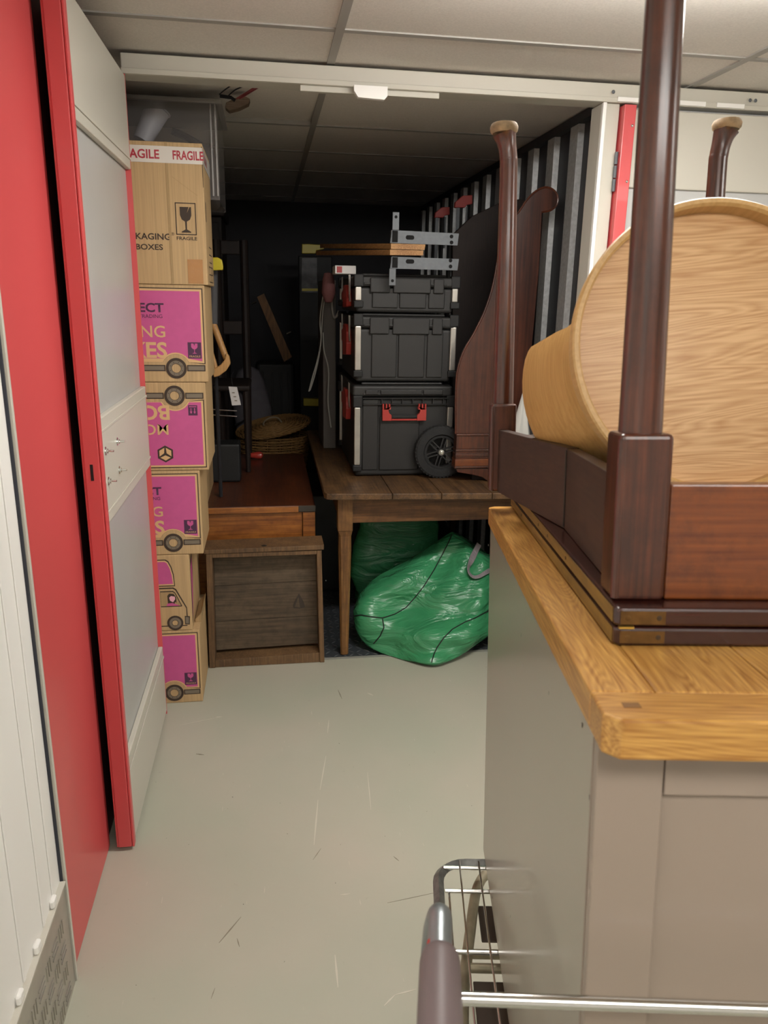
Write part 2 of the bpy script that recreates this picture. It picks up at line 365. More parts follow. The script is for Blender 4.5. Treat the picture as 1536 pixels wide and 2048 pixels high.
# lamps
def lamp(x, y, lx, ly, label, k=1.0):
    t = thing('ceiling_light', label, 'ceiling light', (x, y, CEIL), 'strip lights on the corridor ceiling')
    obj('housing', bx(x-lx/2-.02, x+lx/2+.02, y-ly/2-.02, y+ly/2+.02, CEIL-.022, CEIL-.003, .004), M_white, t)
    m, n, b = nt('lamp_diffuser'); b.inputs['Emission Color'].default_value = (1, .968, .918, 1); b.inputs['Emission Strength'].default_value = LAMP_POWER*k
    obj('diffuser', bx(x-lx/2, x+lx/2, y-ly/2, y+ly/2, CEIL-.062, CEIL-.0225, .003), m, t)
lamp(.78, 1.64, .95, .18, 'strip light on the ceiling above the painted cabinet')
lamp(.4, -.5, 1.12, .3, 'added fill strip light on the corridor ceiling behind the viewpoint', .36)  # added lamp out of view, brightens the fronts of boxes and toolboxes
lamp(2.3, .4, 1.12, .3, 'strip light on the corridor ceiling at the far right', .35)

# left corridor wall: white ribbed wall, plate skirting, jamb, closed red door
wl = struct(obj('wall_left', bx(XL-.06, XL, -2, 1.455, 0, CEIL), M_white))
for yy in (1.40, 1.33, 1.2, 1.0, .8): obj('wall_rib', bx(XL, XL+.003, yy-.006, yy+.006, .28, CEIL, .001, 1), M_white, wl)
sk = struct(obj('baseboard_left', bx(XL+.0002, XL+.008, -1.9, 1.455, 0, .27), M_alu))
def five(x0, h):
    bm = bmesh.new(); y = .2; i = 0
    while y < 1.43:
        z = .028; j = 0
        while z < .245:
            for k in (-1, 0, 1):
                if (i+j) % 2 == 0: prism([(y+k*.0125-.0021, z-.017), (y+k*.0125+.0021, z-.017), (y+k*.0125+.0021, z+.017), (y+k*.0125-.0021, z+.017)], x0, x0+h, 'X', 0, bm)
                else: prism([(y-.019, z+k*.0125-.0018), (y+.019, z+k*.0125-.0018), (y+.019, z+k*.0125+.0018), (y-.019, z+k*.0125+.0018)], x0, x0+h, 'X', 0, bm)
            z += .056; j += 1
        y += .048; i += 1
    return bm
stuff(obj('tread_bar', five(XL+.008, .0022), M_alu, sk))
struct(obj('trim_2', bx(XL-.05, XL+.012, -1.9, 1.455, .27, .276, .001, 1), M_cream))
for yy in (1.385, 1.27, 1.16, 1.05): struct(obj('trim_3', bx(XL, XL+.010, yy-.012, yy+.012, .276, .296, .003, 1), M_white))
struct(obj('trim_4', bx(XL-.05, XL+.006, 1.455, 1.4585, 0, CEIL), plain('dark_gap', '30323c', .7)))
struct(obj('trim_5', bx(XL-.05, XL+.012, 1.4585, 1.468, 0, CEIL, .001, 1), M_cream))
d1 = struct(obj('door_1', bx(XL-.04, XL, 1.469, 1.905, .004, CEIL-.02, .002), M_red))
for k in range(4): obj('hinge_knuckle', tube([(XL+.004, 1.4705, .20+k*.016), (XL+.004, 1.4705, .214+k*.016)], .005, 10), M_zinc, d1)
struct(obj('wall_left_recess', bx(XL-.06, XL-.012, 1.906, 2.62, 0, CEIL), M_gapshade))

# header beam, jambs, wall beside
hd = struct(obj('trim_6', bx(-.41, XR, 2.62, 2.70, 2.135, 2.192, .003), M_cream))
obj('beam_lip', bx(-.41, XR, 2.612, 2.6199, 2.135, 2.1505, .002), M_cream, hd)
obj('guide_plate', bx(.12, .56, 2.625, 2.645, 2.118, 2.1349, .002), M_cream, hd)
obj('keeper_bracket', prism([(.283, 2.1345), (.283, 2.118), (.296, 2.10), (.378, 2.097), (.388, 2.108), (.388, 2.1345)], 2.585, 2.605, 'Y', .001), M_white, hd)
for x0, x1 in ((1.15, 1.30), (1.36, 1.46), (1.50, 1.60)): obj('cover_strip', bx(x0, x1, 2.606, 2.6118, 2.137, 2.151, .001, 1), M_white, hd)
for x in (1.135, 1.62, 1.64): obj('rivet', lathe([(0, .003), (.004, .002), (.006, 0)], 10, T=FACE((x, 2.6118, 2.165))), M_zinc, hd)
jr = struct(obj('trim_7', bx(1.105, 1.168, 2.625, 2.71, 0, 2.134, .003), M_cream))
obj('jamb_lip', bx(1.105, 1.118, 2.612, 2.6249, 0, 2.134, .002), M_white, jr)
for k in range(3): obj('hinge_knuckle', tube([(1.166, 2.614, 1.865+k*.042), (1.166, 2.614, 1.903+k*.042)], .006, 10), M_zinc, jr)
struct(obj('trim_8', bx(-.47, -.425, 2.64, 2.72, 0, 2.134), M_cream))
struct(obj('wall_right_front', bx(1.225, XR, 2.66, 2.75, 0, 2.134), M_panel))
# open right leaf lying flat against that wall
d2 = thing('door_leaf', 'open grey-lined door leaf folded flat against the wall, right of the unit opening', 'door', (1.18, 2.64, .01))
obj('red_edge', bx(1.172, 1.214, 2.596, 2.650, .02, 2.128, .003), M_red, d2)
obj('infill_panel', bx(1.2142, 1.92, 2.625, 2.648, .02, 2.12), M_panel, d2)
obj('top_rail', bx(1.2142, 1.92, 2.612, 2.6248, 1.879, 2.12, .004), M_cream, d2)
obj('middle_rail', bx(1.2142, 1.92, 2.612, 2.6248, .95, 1.21, .004), M_cream, d2)
obj('bottom_rail', bx(1.2142, 1.92, 2.612, 2.6248, .03, .28, .004), M_cream, d2)
for z in (2.065, 1.895, 1.55, 1.1): obj('screw', lathe([(0, .003), (.003, .0025), (.005, 0)], 12, T=FACE((1.204, 2.596, z))), M_chrome, d2)

# open left leaf (seen along its inside face)
A = on(266, 1699, 2, 0); B = on(333.5, 1426, 2, 0)
dirv = (B-A); Ln = dirv.length; dirv.normalize(); nrm = Vector((dirv.y, -dirv.x, 0))
LM = Matrix(((dirv.x, nrm.x, 0, A.x), (dirv.y, nrm.y, 0, A.y), (0, 0, 1, 0), (0, 0, 0, 1)))   # x along leaf, y towards the room, z up
d3 = thing('door_leaf', 'red-edged door leaf swung open at a right angle, left of the cardboard boxes', 'door', M=Matrix.Translation((A.x, A.y, .0)))
obj('outer_sheet', bx(0, Ln, -.042, -.038, .012, 2.134), M_red, d3, LM)
e = obj('lock_edge', bx(-.004, .02, -.0379, -.0002, .012, 2.134, .003), M_red, d3, LM)
obj('edge_lip', bx(-.004, .018, 0, .006, .012, 2.134, .002), M_red, d3, LM)
obj('hinge_edge', bx(Ln-.005, Ln, -.038, .002, .0, 2.134), M_red, d3, LM)
obj('infill_panel', bx(.018, Ln-.0062, -.018, -.0142, .02, 2.12), M_panel, d3, LM)
def rail(nm, z0, z1, ribs):
    r_ = obj(nm, bx(.018, Ln-.0064, -.0139, .002, z0, z1, .003), M_cream, d3, LM)
    for zr in ribs: obj('rail_rib', bx(.019, Ln-.008, .0021, .005, zr-.004, zr+.004, .0015), M_cream, r_, LM)
    return r_
rail('top_rail', 1.87, 2.13, (1.90,)); mr = rail('middle_rail', .945, 1.212, (.975, 1.18)); rail('bottom_rail', .015, .275, (.235,))
for p in ((235, 883), (212, 902), (239, 940), (218, 962)):
    q = LM.inverted() @ on(*p, 0, A.x+.004)
    bt = lathe([(0, .02), (.003, .02), (.003, .006), (.0065, .006), (.0065, .001), (.011, .001), (.011, 0)], 12)
    obj('lock_bolt', bt, M_chrome, mr, LM @ Matrix.Translation((q.x, 0.0023, q.z)) @ Matrix.Rotation(rad(-90), 4, 'X'))
obj('key_slot', bx(-.0045, -.0041, -.024, -.017, 1.065, 1.105, 0), plain('slot_black', '140a0b', .8), e, LM)

# unit interior
wr = struct(obj('wall_right', bx(XU1, XU1+.05, 2.72, YB, 0, CEIL), M_conwall))
obj('wall_top_rail', bx(XU1-.03, XU1-.0002, 2.72, YB, 2.165, CEIL-.004), M_conwall, wr)
y = 2.802
while y < 6.1:
    obj('wall_post', prism([(XU1-.0002, y), (XU1-.024, y+.004), (XU1-.024, y+.083), (XU1-.0002, y+.087)], .005, 2.163, 'Z'), M_gal, wr)
    obj('wall_rib', bx(XU1-.006, XU1-.0002, y+.118, y+.124, .005, 2.16), M_gal, wr)
    y += .2535
struct(obj('wall_left_unit', bx(XU0-.05, XU0, 2.72, YB, 0, CEIL), M_conwall))
struct(obj('wall_left_return', bx(XU0-.05, -.471, 2.64, 2.715, 0, CEIL), M_conwall))
struct(obj('wall_back', bx(XU0, XU1, YB, YB+.05, 0, CEIL), M_darkwall))
struct(obj('wall_rear', bx(XL, XR, -2.06, -2.0, 0, CEIL), M_white))
struct(obj('wall_right_corridor', bx(XR, XR+.05, -2, 2.66, 0, CEIL), M_white))

# ---------------------------------------------------------------- painted cabinet with oak worktop (on the sloping deck)
T, HC, LC, W = .033, .703, .925, .52
def LT(x, y, z): return LOAD @ Matrix.Translation((x, y, z))
cab = thing('kitchen_cabinet', 'taupe painted kitchen cabinet with satin grey side panel standing on the trolley', 'cabinet', M=LT(.2, .4, -T-HC))
x0, x1, yf, yb, z0, z1 = .0055, W-.006, .042, LC-.004, -T-HC, -T-.0003
obj('side_panel', bx(x0, x0+.012, yf+.0165, yb, z0, z1, .0008, 1), M_side, cab, LOAD)
obj('side_panel', bx(x1-.012, x1, yf+.0165, yb, z0, z1, .0008, 1), M_side, cab, LOAD)
obj('back_panel', bx(x0+.0125, x1-.0125, yb-.012, yb, z0, z1), M_side, cab, LOAD)
obj('base_panel', bx(x0+.0125, x1-.0125, yf+.0165, yb-.0125, z0, z0+.015), M_side, cab, LOAD)
obj('corner_bead', bx(x0-.0005, x0+.0035, yf+.0125, yf+.016, z0, z1), M_taupe, cab, LOAD)
obj('front_stile', bx(x0, .060, yf, yf+.016, z0, z1, .0008, 1), M_taupe, cab, LOAD)
obj('front_stile', bx(x1-.055, x1, yf, yf+.016, z0, z1, .0008, 1), M_taupe, cab, LOAD)
obj('top_rail', bx(.0612, x1-.056, yf+.0003, yf+.016, -.086, z1, .0008, 1), M_taupe, cab, LOAD)
obj('bottom_rail', bx(.0602, x1-.0552, yf+.0003, yf+.016, z0, z0+.05, .0008, 1), M_taupe, cab, LOAD)
obj('door_panel', bx(.0602, x1-.0552, yf+.008, yf+.016, z0+.0505, -.0865), M_taupe, cab, LOAD)
M_hole = plain('drilled_hole', '4b4438', .8)
for p in ((1165, 1450), (1180, 1595), (1046, 1330), (1043, 1270), (1098, 1386), (977, 1090), (1021, 1833), (985, 1795)):
    q = onL(*p, 0, x0); 
    obj('screw_hole', bx(x0-.0006, x0-.0001, q.y-.0012, q.y+.0012, q.z-.002, q.z+.002), M_hole if p[0] > 1100 else M_chrome, cab, LOAD)
wt = thing('oak_worktop', 'solid oak worktop with chamfered corners on the painted cabinet', 'worktop', M=LT(.2, .4, -T))
c = .012
def top(pts, mat, nm='plank'):
    return obj(nm, prism(pts, -T, 0, 'Z', .0022), mat, wt, LOAD)
S = .0525
top([(0, c), (c, 0), (W, 0), (W, S), (0, S)] if False else [(0.0, c), (c, 0), (W, 0), (W, S-.0001), (0, S-.0001)], M_oakx)
top([(0, S), (S, S), (S, LC-S), (0, LC-S)], M_oak)
top([(0, LC-S+.0001), (W, LC-S+.0001), (W, LC), (c, LC), (0, LC-c)], M_oakx)
nb = 4; bw = (W-2*S)/nb
for i in range(nb): top([(S+.0002+i*bw, S+.0001), (S+(i+1)*bw-.0001, S+.0001), (S+(i+1)*bw-.0001, LC-S), (S+.0002+i*bw, LC-S)], M_oak)
top([(W-S+.0001, S), (W, S), (W, LC-S), (W-S+.0001, LC-S)], M_oak)
obj('peg', bx(.019, .0325, .0215, .031, -.004, .0004), M_oakp, wt, LOAD)
obj('peg', bx(W-.0325, W-.019, .0215, .031, -.004, .0004), M_oakp, wt, LOAD)

# ---------------------------------------------------------------- upturned mahogany card table
ct = thing('folding_card_table', 'upturned mahogany folding card table with its legs in the air on the oak worktop', 'table', M=LT(.25, .55, .0))
TX0, TX1, TY0, TY1 = .0455, .47, .157, .933
def leafpts(): return [(TX0+.004, TY0), (TX1, TY0), (TX1, TY1), (TX0, TY1), (TX0, TY0+.004)]
def edged(z0, z1, nm):
    bm = prism(leafpts(), z0, z1, 'Z', .003)
    return obj(nm, bm, [M_mahd], ct, LOAD, smooth=False)
l1 = edged(.0006, .0186, 'outer_top_leaf'); l2 = edged(.0198, .038, 'inner_top_leaf')
# the long cut edges are worn bare
obj('worn_edge', bx(TX0-.0008, TX0-.0001, TY0+.008, TY1-.004, .0028, .0165), M_mahe, l1, LOAD)
obj('worn_edge', bx(TX0-.0008, TX0-.0001, TY0+.008, TY1-.004, .0222, .0360), M_mahe, l2, LOAD)
for l_, za, zb in ((l1, .0035, .0155), (l2, .0222, .0350)):
    obj('brass_hinge', bx(TX0+.005, TX0+.047, TY0-.0009, TY0-.0001, za, zb, .0002, 1), M_brass, l_, LOAD)
    for dx_ in (.012, .041): obj('hinge_screw', lathe([(0, .0006), (.002, .0005), (.0025, 0)], 12), M_brass if dx_ < .02 else plain('dark_screw', '3a2812', .6), l_, LOAD @ FACE((TX0+dx_, TY0-.0009, (za+zb)/2)))
obj('brass_hinge', bx(TX0+.004, TX0+.018, TY0-.001, TY0+.003, .0178, .0196), plain('bright_brass', 'd9b65a', .3, metal=.8), l2, LOAD)
for yy in (.39, .52, .60, .78): obj('edge_screw', lathe([(0, .0008), (.002, .0006), (.0026, 0)], 10), plain('dark_screw', '3a2812', .6), l2 if yy < .7 else l1, LOAD @ FACE((TX0-.0009, yy, .029 if yy < .7 else .01), right=(0, -1, 0)))
AT = .152
fa = obj('front_apron', bx(.099, .425, .184, .204, .0385, AT, .002), M_mahx, ct, LOAD)
def swing(pa, pb, th, z0_, z1_, nm, mat=M_mahy):
    a = Vector(pa); b_ = Vector(pb); d = (b_-a).normalized(); n_ = Vector((d.y, -d.x))*th
    return obj(nm, prism([tuple(a), tuple(b_), tuple(b_+n_), tuple(a+n_)], z0_, z1_, 'Z', .0012), mat, ct, LOAD)
swing((.060, .232), (.068, .522), .018, .0385, AT, 'side_apron')
swing((.068, .5245), (.010, .862), .018, .0385, AT+.001, 'hinged_side_apron')
swing((.455, .232), (.446, .522), -.018, .0385, AT, 'side_apron')
swing((.446, .5245), (.385, .862), -.018, .0385, AT+.001, 'hinged_side_apron')
obj('apron_hinge', tube([(.0665, .5232, .042), (.0665, .5232, .150)], .0012, 8), M_ink, ct, LOAD)
obj('rear_rail', bx(.05, .36, .872, .890, .0405, AT-.01, .001), M_mahy, ct, LOAD)
obj('rail_end_block', bx(.115, .132, .60, .84, .12, AT+.012, .002), M_mahy, ct, LOAD)
def cleg(x0_, y0_, wd, footdir, zt, rs=(.0205, .0165)):
    cx_, cy_ = x0_+wd/2, y0_+wd/2
    g = obj('leg', bx(x0_, x0_+wd, y0_, y0_+wd, .0385, .2, .005, 3), M_mah, ct, LOAD)
    obj('corner_moulding', tube([(x0_+.0035, y0_+.0035, .041), (x0_+.0035, y0_+.0035, .194)], .0045, 10), M_mah, g, LOAD)
    fx, fy = footdir
    pts = [(cx_, cy_, .1995), (cx_, cy_, .35), (cx_, cy_, zt-.09), (cx_+fx*.001, cy_+fy*.001, zt-.055), (cx_+fx*.005, cy_+fy*.005, zt-.03), (cx_+fx*.009, cy_+fy*.009, zt-.016)]
    sp = smoothpath(pts, 5); n = len(sp); r_ = []
    for p in sp:
        t = (p.z-.2)/(zt-.2); r_.append(rs[0]+(rs[1]-rs[0])*min(1, t/.82))
    for k in range(8): r_[n-1-k] = rs[1]+(.0215-rs[1])*(1-k/8)**1.5
    obj('shaft', tube(sp, r_, 24), M_mah, g, LOAD, smooth=True)
    obj('foot_pad', lathe([(0, .0), (.020, .0), (.0235, .004), (.0245, .010), (.022, .0155), (.0, .017)], 24, T=Matrix.Translation((cx_+fx*.0098, cy_+fy*.0098, zt-.017))), plain('worn_foot_wood', '9a8262', .7, var=.5, vscale=60), g, LOAD, smooth=True)
cleg(.0475, .179, .0505, (-.7, -.7), .68)
cleg(.423, .179, .0505, (.7, -.7), .68)
cleg(-.0035, .862, .046, (-1, -.3), .680, (.0190, .0155))
cleg(.3565, .862, .046, (1, -.3), .680, (.0190, .0155))

# ---------------------------------------------------------------- round oak drum table lying on its side across the aprons
cen = LOAD @ onL(1441, 690, 1, .425)
dist = (cen-EYE).dot(fwd); RT = 302*dist/F*.985
ax = (-fwd).normalized(); ax = (ax + rgt*.03).normalized()
ux = (rgt*.995+upv*.07); ux = (ux-ax*ux.dot(ax)).normalized(); uy = ax.cross(ux)
TM = Matrix(((ux.x, uy.x, ax.x, cen.x), (ux.y, uy.y, ax.y, cen.y), (ux.z, uy.z, ax.z, cen.z), (0, 0, 0, 1)))
rt = thing('round_side_table', 'round pale oak tray-top side table lying on its side between the upturned table legs', 'table', M=TM)
obj('tray_face', lathe([(0, -.026), (RT-.010, -.026), (RT-.010, -.034), (0, -.034)], 96), M_tray, rt, TM, smooth=True)
obj('tray_rim', lathe([(RT-.0099, -.036), (RT-.0099, -.004), (RT-.007, 0), (RT-.002, 0), (RT, -.003), (RT-.001, -.02), (RT-.006, -.040), (RT-.0099, -.042), (RT-.0099, -.036)], 96), M_trays, rt, TM, smooth=True)
cr = TM.inverted() @ (EYE + ray(1287, 768)*((dist+.30)))
Lb = .30; RB = 229*(dist+Lb)/F
n = 64; sec = []
for k in range(n):
    a = 2*math.pi*k/n; x_, y_ = math.cos(a), math.sin(a)
    if y_ > .36: y_ = .36+.22*max(0, (1-abs(x_)/.93))     # the flat cut side of the drum base
    sec.append((x_, y_))
bm = bmesh.new(); rings = []
for zz, rr, off in ((-.0345, .78, 0), (-.06, .84, .1), (-.15, .93, .5), (-.27, 1.0, .95), (-Lb, .99, 1)):
    k_ = (-zz-.0345)/(Lb-.0345)
    ox, oy = cr.x*k_*.2, cr.y*k_*.2
    rings.append([bm.verts.new((ox+x_*RB*rr, oy+y_*RB*rr, zz)) for x_, y_ in sec])
rings.append([bm.verts.new((cr.x*.2+x_*RB*.93, cr.y*.2+y_*RB*.93, -Lb)) for x_, y_ in sec]); rings.append([bm.verts.new((cr.x*.2+x_*RB*.9, cr.y*.2+y_*RB*.9, -.06)) for x_, y_ in sec])
for A_, B_ in zip(rings, rings[1:]):
    for j in range(n): bm.faces.new([A_[j], A_[(j+1) % n], B_[(j+1) % n], B_[j]])
obj('drum_base', bm, wood('oak_drum_side', 'b98d4c', 'cfa565', 'Y', .5, rings=6, grain=60, bump=.05, contrast=.3), rt, TM, smooth=True)

# ---------------------------------------------------------------- trolley under the cabinet
DZ = -T-HC
tr = thing('wire_deck_trolley', 'galvanised trolley with wire deck and dark grip carrying the painted cabinet', 'trolley', M=LT(.2, .4, DZ-.38))
dx0, dx1, dyb = -.092, .60, .900
rt_ = .0088; zt_ = DZ-.020
pth = [(dx0, -.02, zt_)] + [(dx0, v, zt_) for v in (.2, .5, dyb-.06)] + [(dx0+.06-.06*math.cos(rad(a)), dyb-.06+.06*math.sin(rad(a)), zt_) for a in (15, 30, 45, 60, 75, 90)] + [(.3, dyb, zt_)] + [(dx1-.06+.06*math.sin(rad(a)), dyb-.06+.06*math.cos(rad(a)), zt_) for a in (0, 15, 30, 45, 60, 75, 90)] + [(dx1, .4, zt_), (dx1, -.02, zt_)]
obj('deck_frame', tube(pth, rt_*1.25, 4), M_tubeg, tr, LOAD)
for k in range(16):
    xx = -.047+k*.0395
    obj('deck_wire', tube([(xx, -.02, DZ-.0045), (xx, .885, DZ-.0045), (xx, dyb-.004, DZ-.012)], .0019, 8), M_chrome, tr, LOAD)
for yy in (.872, .800, .640, .48, .32, .16, .0):
    obj('cross_rod', tube([(dx0+.012, yy, DZ-.0105), (dx1-.012, yy, DZ-.0105)], .0040, 10), M_chrome, tr, LOAD)
obj('side_wire', tube([(dx0+.020, .02, DZ-.016), (dx0+.020, .80, DZ-.016)], .0022, 8), M_chrome, tr, LOAD)
# handle
hb = on(880, 1834, 2, .962); he = on(880, 2090, 2, .965)
hd_ = (he-hb).normalized()
low = LOAD @ Vector((dx0+.002, .13, zt_)); 
bend = [low, low.lerp(hb, .5)+Vector((0, .012, 0)), hb+Vector((.002, .022, -.10)), hb+Vector((0, .020, -.045)), hb+Vector((0, .009, -.012)), hb, hb+hd_*.03, hb+hd_*.07]
obj('handle_tube', tube(smoothpath([tuple(p) for p in bend], 6), .0108, 18), plain('handle_tube_grey', '8f9698', .35, metal=.7), tr, smooth=True)
obj('tube_mark', tube([tuple(hb+hd_*.030+Vector((-.0055, 0, .001))), tuple(hb+hd_*.043+Vector((-.0055, 0, .001)))], .0062, 12), M_latch, tr, smooth=True)
g0 = hb+hd_*.040; grip = [g0, g0+hd_*.002, g0+hd_*.006, g0+hd_*.012, g0+hd_*.06, g0+hd_*.12]
obj('grip', tube([tuple(p) for p in grip], [.0125, .0148, .0163, .0172, .0180, .0178], 28), plain('grip_grey_brown', '6b5e5e', .45), tr, smooth=True)
c0 = on(921, 1997, 2, .958); c1 = on(1536, 2019, 2, .958); c1 = c1+(c1-c0)*1.1
obj('push_bar', tube([tuple(c0+(c0-c1)*.015), tuple(c1)], .0054, 16), M_chrome, tr, smooth=True)
# lower frame and castors
ZF = DZ-.075
lf = [tuple(onL(a, b_, 2, ZF)) for a, b_ in ((925, 2080), (927, 1990), (934, 1915), (941, 1860), (947, 1812), (954, 1778), (968, 1752), (990, 1740), (1020, 1736))]+[(.5, .80, ZF)]
obj('lower_frame', tube(smoothpath(lf, 5), .0105, 14), M_tubeb, tr, LOAD, smooth=True)
for a, b_ in ((944, 1908), (941, 1936)):
    q = onL(a, b_, 2, ZF); obj('lower_crossbar', tube([tuple(q), (.5, q.y, ZF)], .0085, 12), M_tubeb, tr, LOAD, smooth=True)
qa, qb = onL(955, 1802, 2, ZF), onL(948, 1872, 2, ZF)
obj('lower_plate', bx(qa.x, .45, qb.y, qa.y, ZF-.015, ZF-.010, .002), plain('dark_brown_plate', '4c3f35', .5), tr, LOAD)
qa, qb = onL(946, 1952, 2, ZF), onL(938, 2070, 2, ZF)
obj('lower_plate', bx(qa.x, .45, qb.y, qa.y, ZF-.015, ZF-.010, .002), plain('dark_brown_plate', '4c3f35', .5), tr, LOAD)
for px_, py_ in ((-.03, .72), (.5, .72), (-.03, .05), (.5, .05)):
    w_ = LOAD @ Vector((px_+.03, py_, DZ-.2)); bm = bmesh.new()
    fork = tube([(w_.x, w_.y, .118), (w_.x, w_.y, max(.2, w_.z-.03))], .010, 10); bx(w_.x-.022, w_.x-.018, w_.y-.015, w_.y+.015, .035, .12, 0, 1, fork); bx(w_.x+.018, w_.x+.022, w_.y-.015, w_.y+.015, .035, .12, 0, 1, fork); bx(w_.x-.022, w_.x+.022, w_.y-.02, w_.y+.02, .116, .121, 0, 1, fork)
    cst = obj('castor_fork', fork, M_tubeg, tr)
    obj('castor_wheel', lathe([(0, -.014), (.045, -.014), (.05, -.008), (.05, .008), (.045, .014), (0, .014)], 24), M_rubber, cst, Matrix.Translation((w_.x, w_.y, .05)) @ Matrix.Rotation(rad(90), 4, 'Y'), smooth=True)

# ---------------------------------------------------------------- cardboard boxes
def boxbody(t, x0, x1, y0, y1, z0, z1, mat=M_card, mside=M_card2):
    obj('body', bx(x0, x1, y0, y1, z0+.0005, z1-.0005, .003, 2), mat, t)
BW = .48
def van_box(name, label, xr, z0, z1, flip=False, depth=.33, icon='glass', text=True, dy=0, group=None):
    """moving box with the van print; flip = standing upside down"""
    yf_ = 2.69+dy
    t = thing(name, label, 'cardboard box', (xr-BW/2, yf_+depth/2, z0))
    boxbody(t, xr-BW, xr, yf_, yf_+depth, z0, z1)
    h = z1-z0
    if not flip: FM = FACE((xr, yf_, z0))                       # u runs to the left as negative
    else: FM = FACE((xr-BW, yf_, z1), right=(-1, 0, 0), up=(0, 0, -1))
    k = h/.32
    # design in (u from right edge, v from bottom)
    zpa, zpb = .066*k, h-.014
    def outline(u0, u1, v0, v1, wu, r):      # panel with wheel arch notches
        pts = [(u1, v1), (u0, v1), (u0, v0)]
        for wc in (-(BW-.104), -.104):
            pts += [p for p in arc(wc, wu, r, 180, 0, 14) if p[1] > v0] if True else []
        pts += [(u1, v0)]
        return pts[::-1]
    wv = .047*k
    def band(o_, nm, m_, e_, rr, a, b_): return obj(nm, flat(outline(-(BW-e_), -e_, v0=zpa-.0+(0), v1=zpb-0, wu=wv, r=rr), a, b_), m_, t, FM)
    obj('print_border', flat(outline(-(BW-.0065), -.0065, .061*k, h-.010, wv, .047), .0001, .0005), M_ink, t, FM)
    obj('print_margin', flat(outline(-(BW-.0100), -.0100, .0645*k, h-.0135, wv, .0475), .0005, .0008), M_tan, t, FM)
    obj('pink_panel', flat(outline(-(BW-.0165), -.0165, .0705*k, h-.020, wv, .0525), .0008, .0011), M_pink, t, FM)
    for wc in (-.104, -(BW-.104)):
        wh = obj('printed_wheel', ring(wc, wv, .0345, .0255, .0011, .0015), M_ink, t, FM)
        obj('wheel_rim', ring(wc, wv, .0253, .0165, .0009, .0013), M_inkg, wh, FM)
        obj('wheel_hub', ring(wc, wv, .0165, .0150, .0009, .0014), M_ink, wh, FM)
        nb_ = bmesh.new()
        for q in range(8):
            a = rad(22.5+45*q); flat([(wc+.021*math.cos(a)+.0016*math.cos(rad(s)), wv+.021*math.sin(a)+.0016*math.sin(rad(s))) for s in range(0, 360, 60)], .0013, .0016, nb_)
        obj('wheel_nuts', nb_, M_ink, wh, FM)
    for ua, ub in ((-.0685, -.0075), (-(BW-.14), -.14), (-(BW-.0075), -(BW-.0685))):
        bp = obj('printed_bumper', flat([(ua, wv-.010), (ub, wv-.010), (ub, wv+.011), (ua, wv+.011)], .0001, .0005), M_ink, t, FM)
        obj('bumper_stripe', flat([(ua+.004, wv-.0065), (ub-.004, wv-.0065), (ub-.004, wv+.0075), (ua+.004, wv+.0075)], .0005, .0008), M_inkg, bp, FM)
    if text:
        v = h
        obj('lettering', text_bm('ECT', .029*k, -.134, v-.088*k, 0, .0015, 'RIGHT', bold=.03, fitw=.080), M_purple, t, FM)
        obj('lettering', text_bm('TRADING', .0125*k, -.140, v-.108*k, 0, .0015, 'RIGHT', fitw=.076), M_purple, t, FM)
        obj('lettering', text_bm('MOVING', .039*k, -.134, v-.170*k, 0, .0015, 'RIGHT', bold=.010, fitw=.215), M_tan, t, FM)
        obj('lettering', text_bm('BOXES', .052*k, -.131, v-.237*k, 0, .0015, 'RIGHT', bold=.026, fitw=.225), M_tan, t, FM)
    ic = obj('fragile_symbol', flat([(-.063, .080*k), (-.0185, .080*k), (-.0185, .134*k), (-.063, .134*k)], .0011, .0014), M_purple, t, FM)
    gl = bmesh.new(); gx_, gy_ = -.041, .0
    flat([(gx_-.0105, .130*k), (gx_-.003, .130*k), (gx_-.0005, .1245*k), (gx_-.002, .121*k), (gx_+.002, .126*k), (gx_+.001, .130*k), (gx_+.0105, .130*k), (gx_+.0105, .118*k), (gx_+.006, .1125*k), (gx_+.001, .1105*k), (gx_+.001, .100*k), (gx_+.007, .0975*k), (gx_+.007, .0965*k), (gx_-.007, .0965*k), (gx_-.007, .0975*k), (gx_-.001, .100*k), (gx_-.001, .1105*k), (gx_-.006, .1125*k), (gx_-.0105, .118*k)], .0014, .0017, gl)
    obj('glass_symbol', gl, M_pink, ic, FM)
    obj('symbol_lettering', text_bm('FRAGILE', .0065*k, -.0225, .084*k, 0, .0018, 'RIGHT', fitw=.036), M_tan, ic, FM)
    if flip:   # the side shown to the camera is the start of the print
        obj('arrow_symbol', flat([(-(BW-.030), .081*k), (-(BW-.061), .081*k), (-(BW-.061), .118*k), (-(BW-.030), .118*k)], .0011, .0014), M_purple, t, FM)
        ar = bmesh.new(); uc = -(BW-.0455)
        flat([(uc-.012, .085*k), (uc+.012, .085*k), (uc+.012, .088*k), (uc-.012, .088*k)], .0014, .0017, ar)
        for s in (-.006, .006): flat([(uc+s-.0012, .0915*k), (uc+s+.0012, .0915*k), (uc+s+.0012, .104*k), (uc+s+.004, .104*k), (uc+s, .112*k), (uc+s-.004, .104*k), (uc+s-.0012, .104*k)], .0014, .0017, ar)
        obj('arrow_print', ar, M_pink, t, FM)
        hx, hy, R6 = -(BW-.146), h-.060, .030
        hex_ = lambda r_, o_=90: [(hx+r_*math.cos(rad(o_+60*q)), hy+r_*math.sin(rad(o_+60*q))) for q in range(6)]
        lg = obj('cube_logo', flat(hex_(R6), .0011, .0014), M_ink, t, FM)
        inn = bmesh.new()
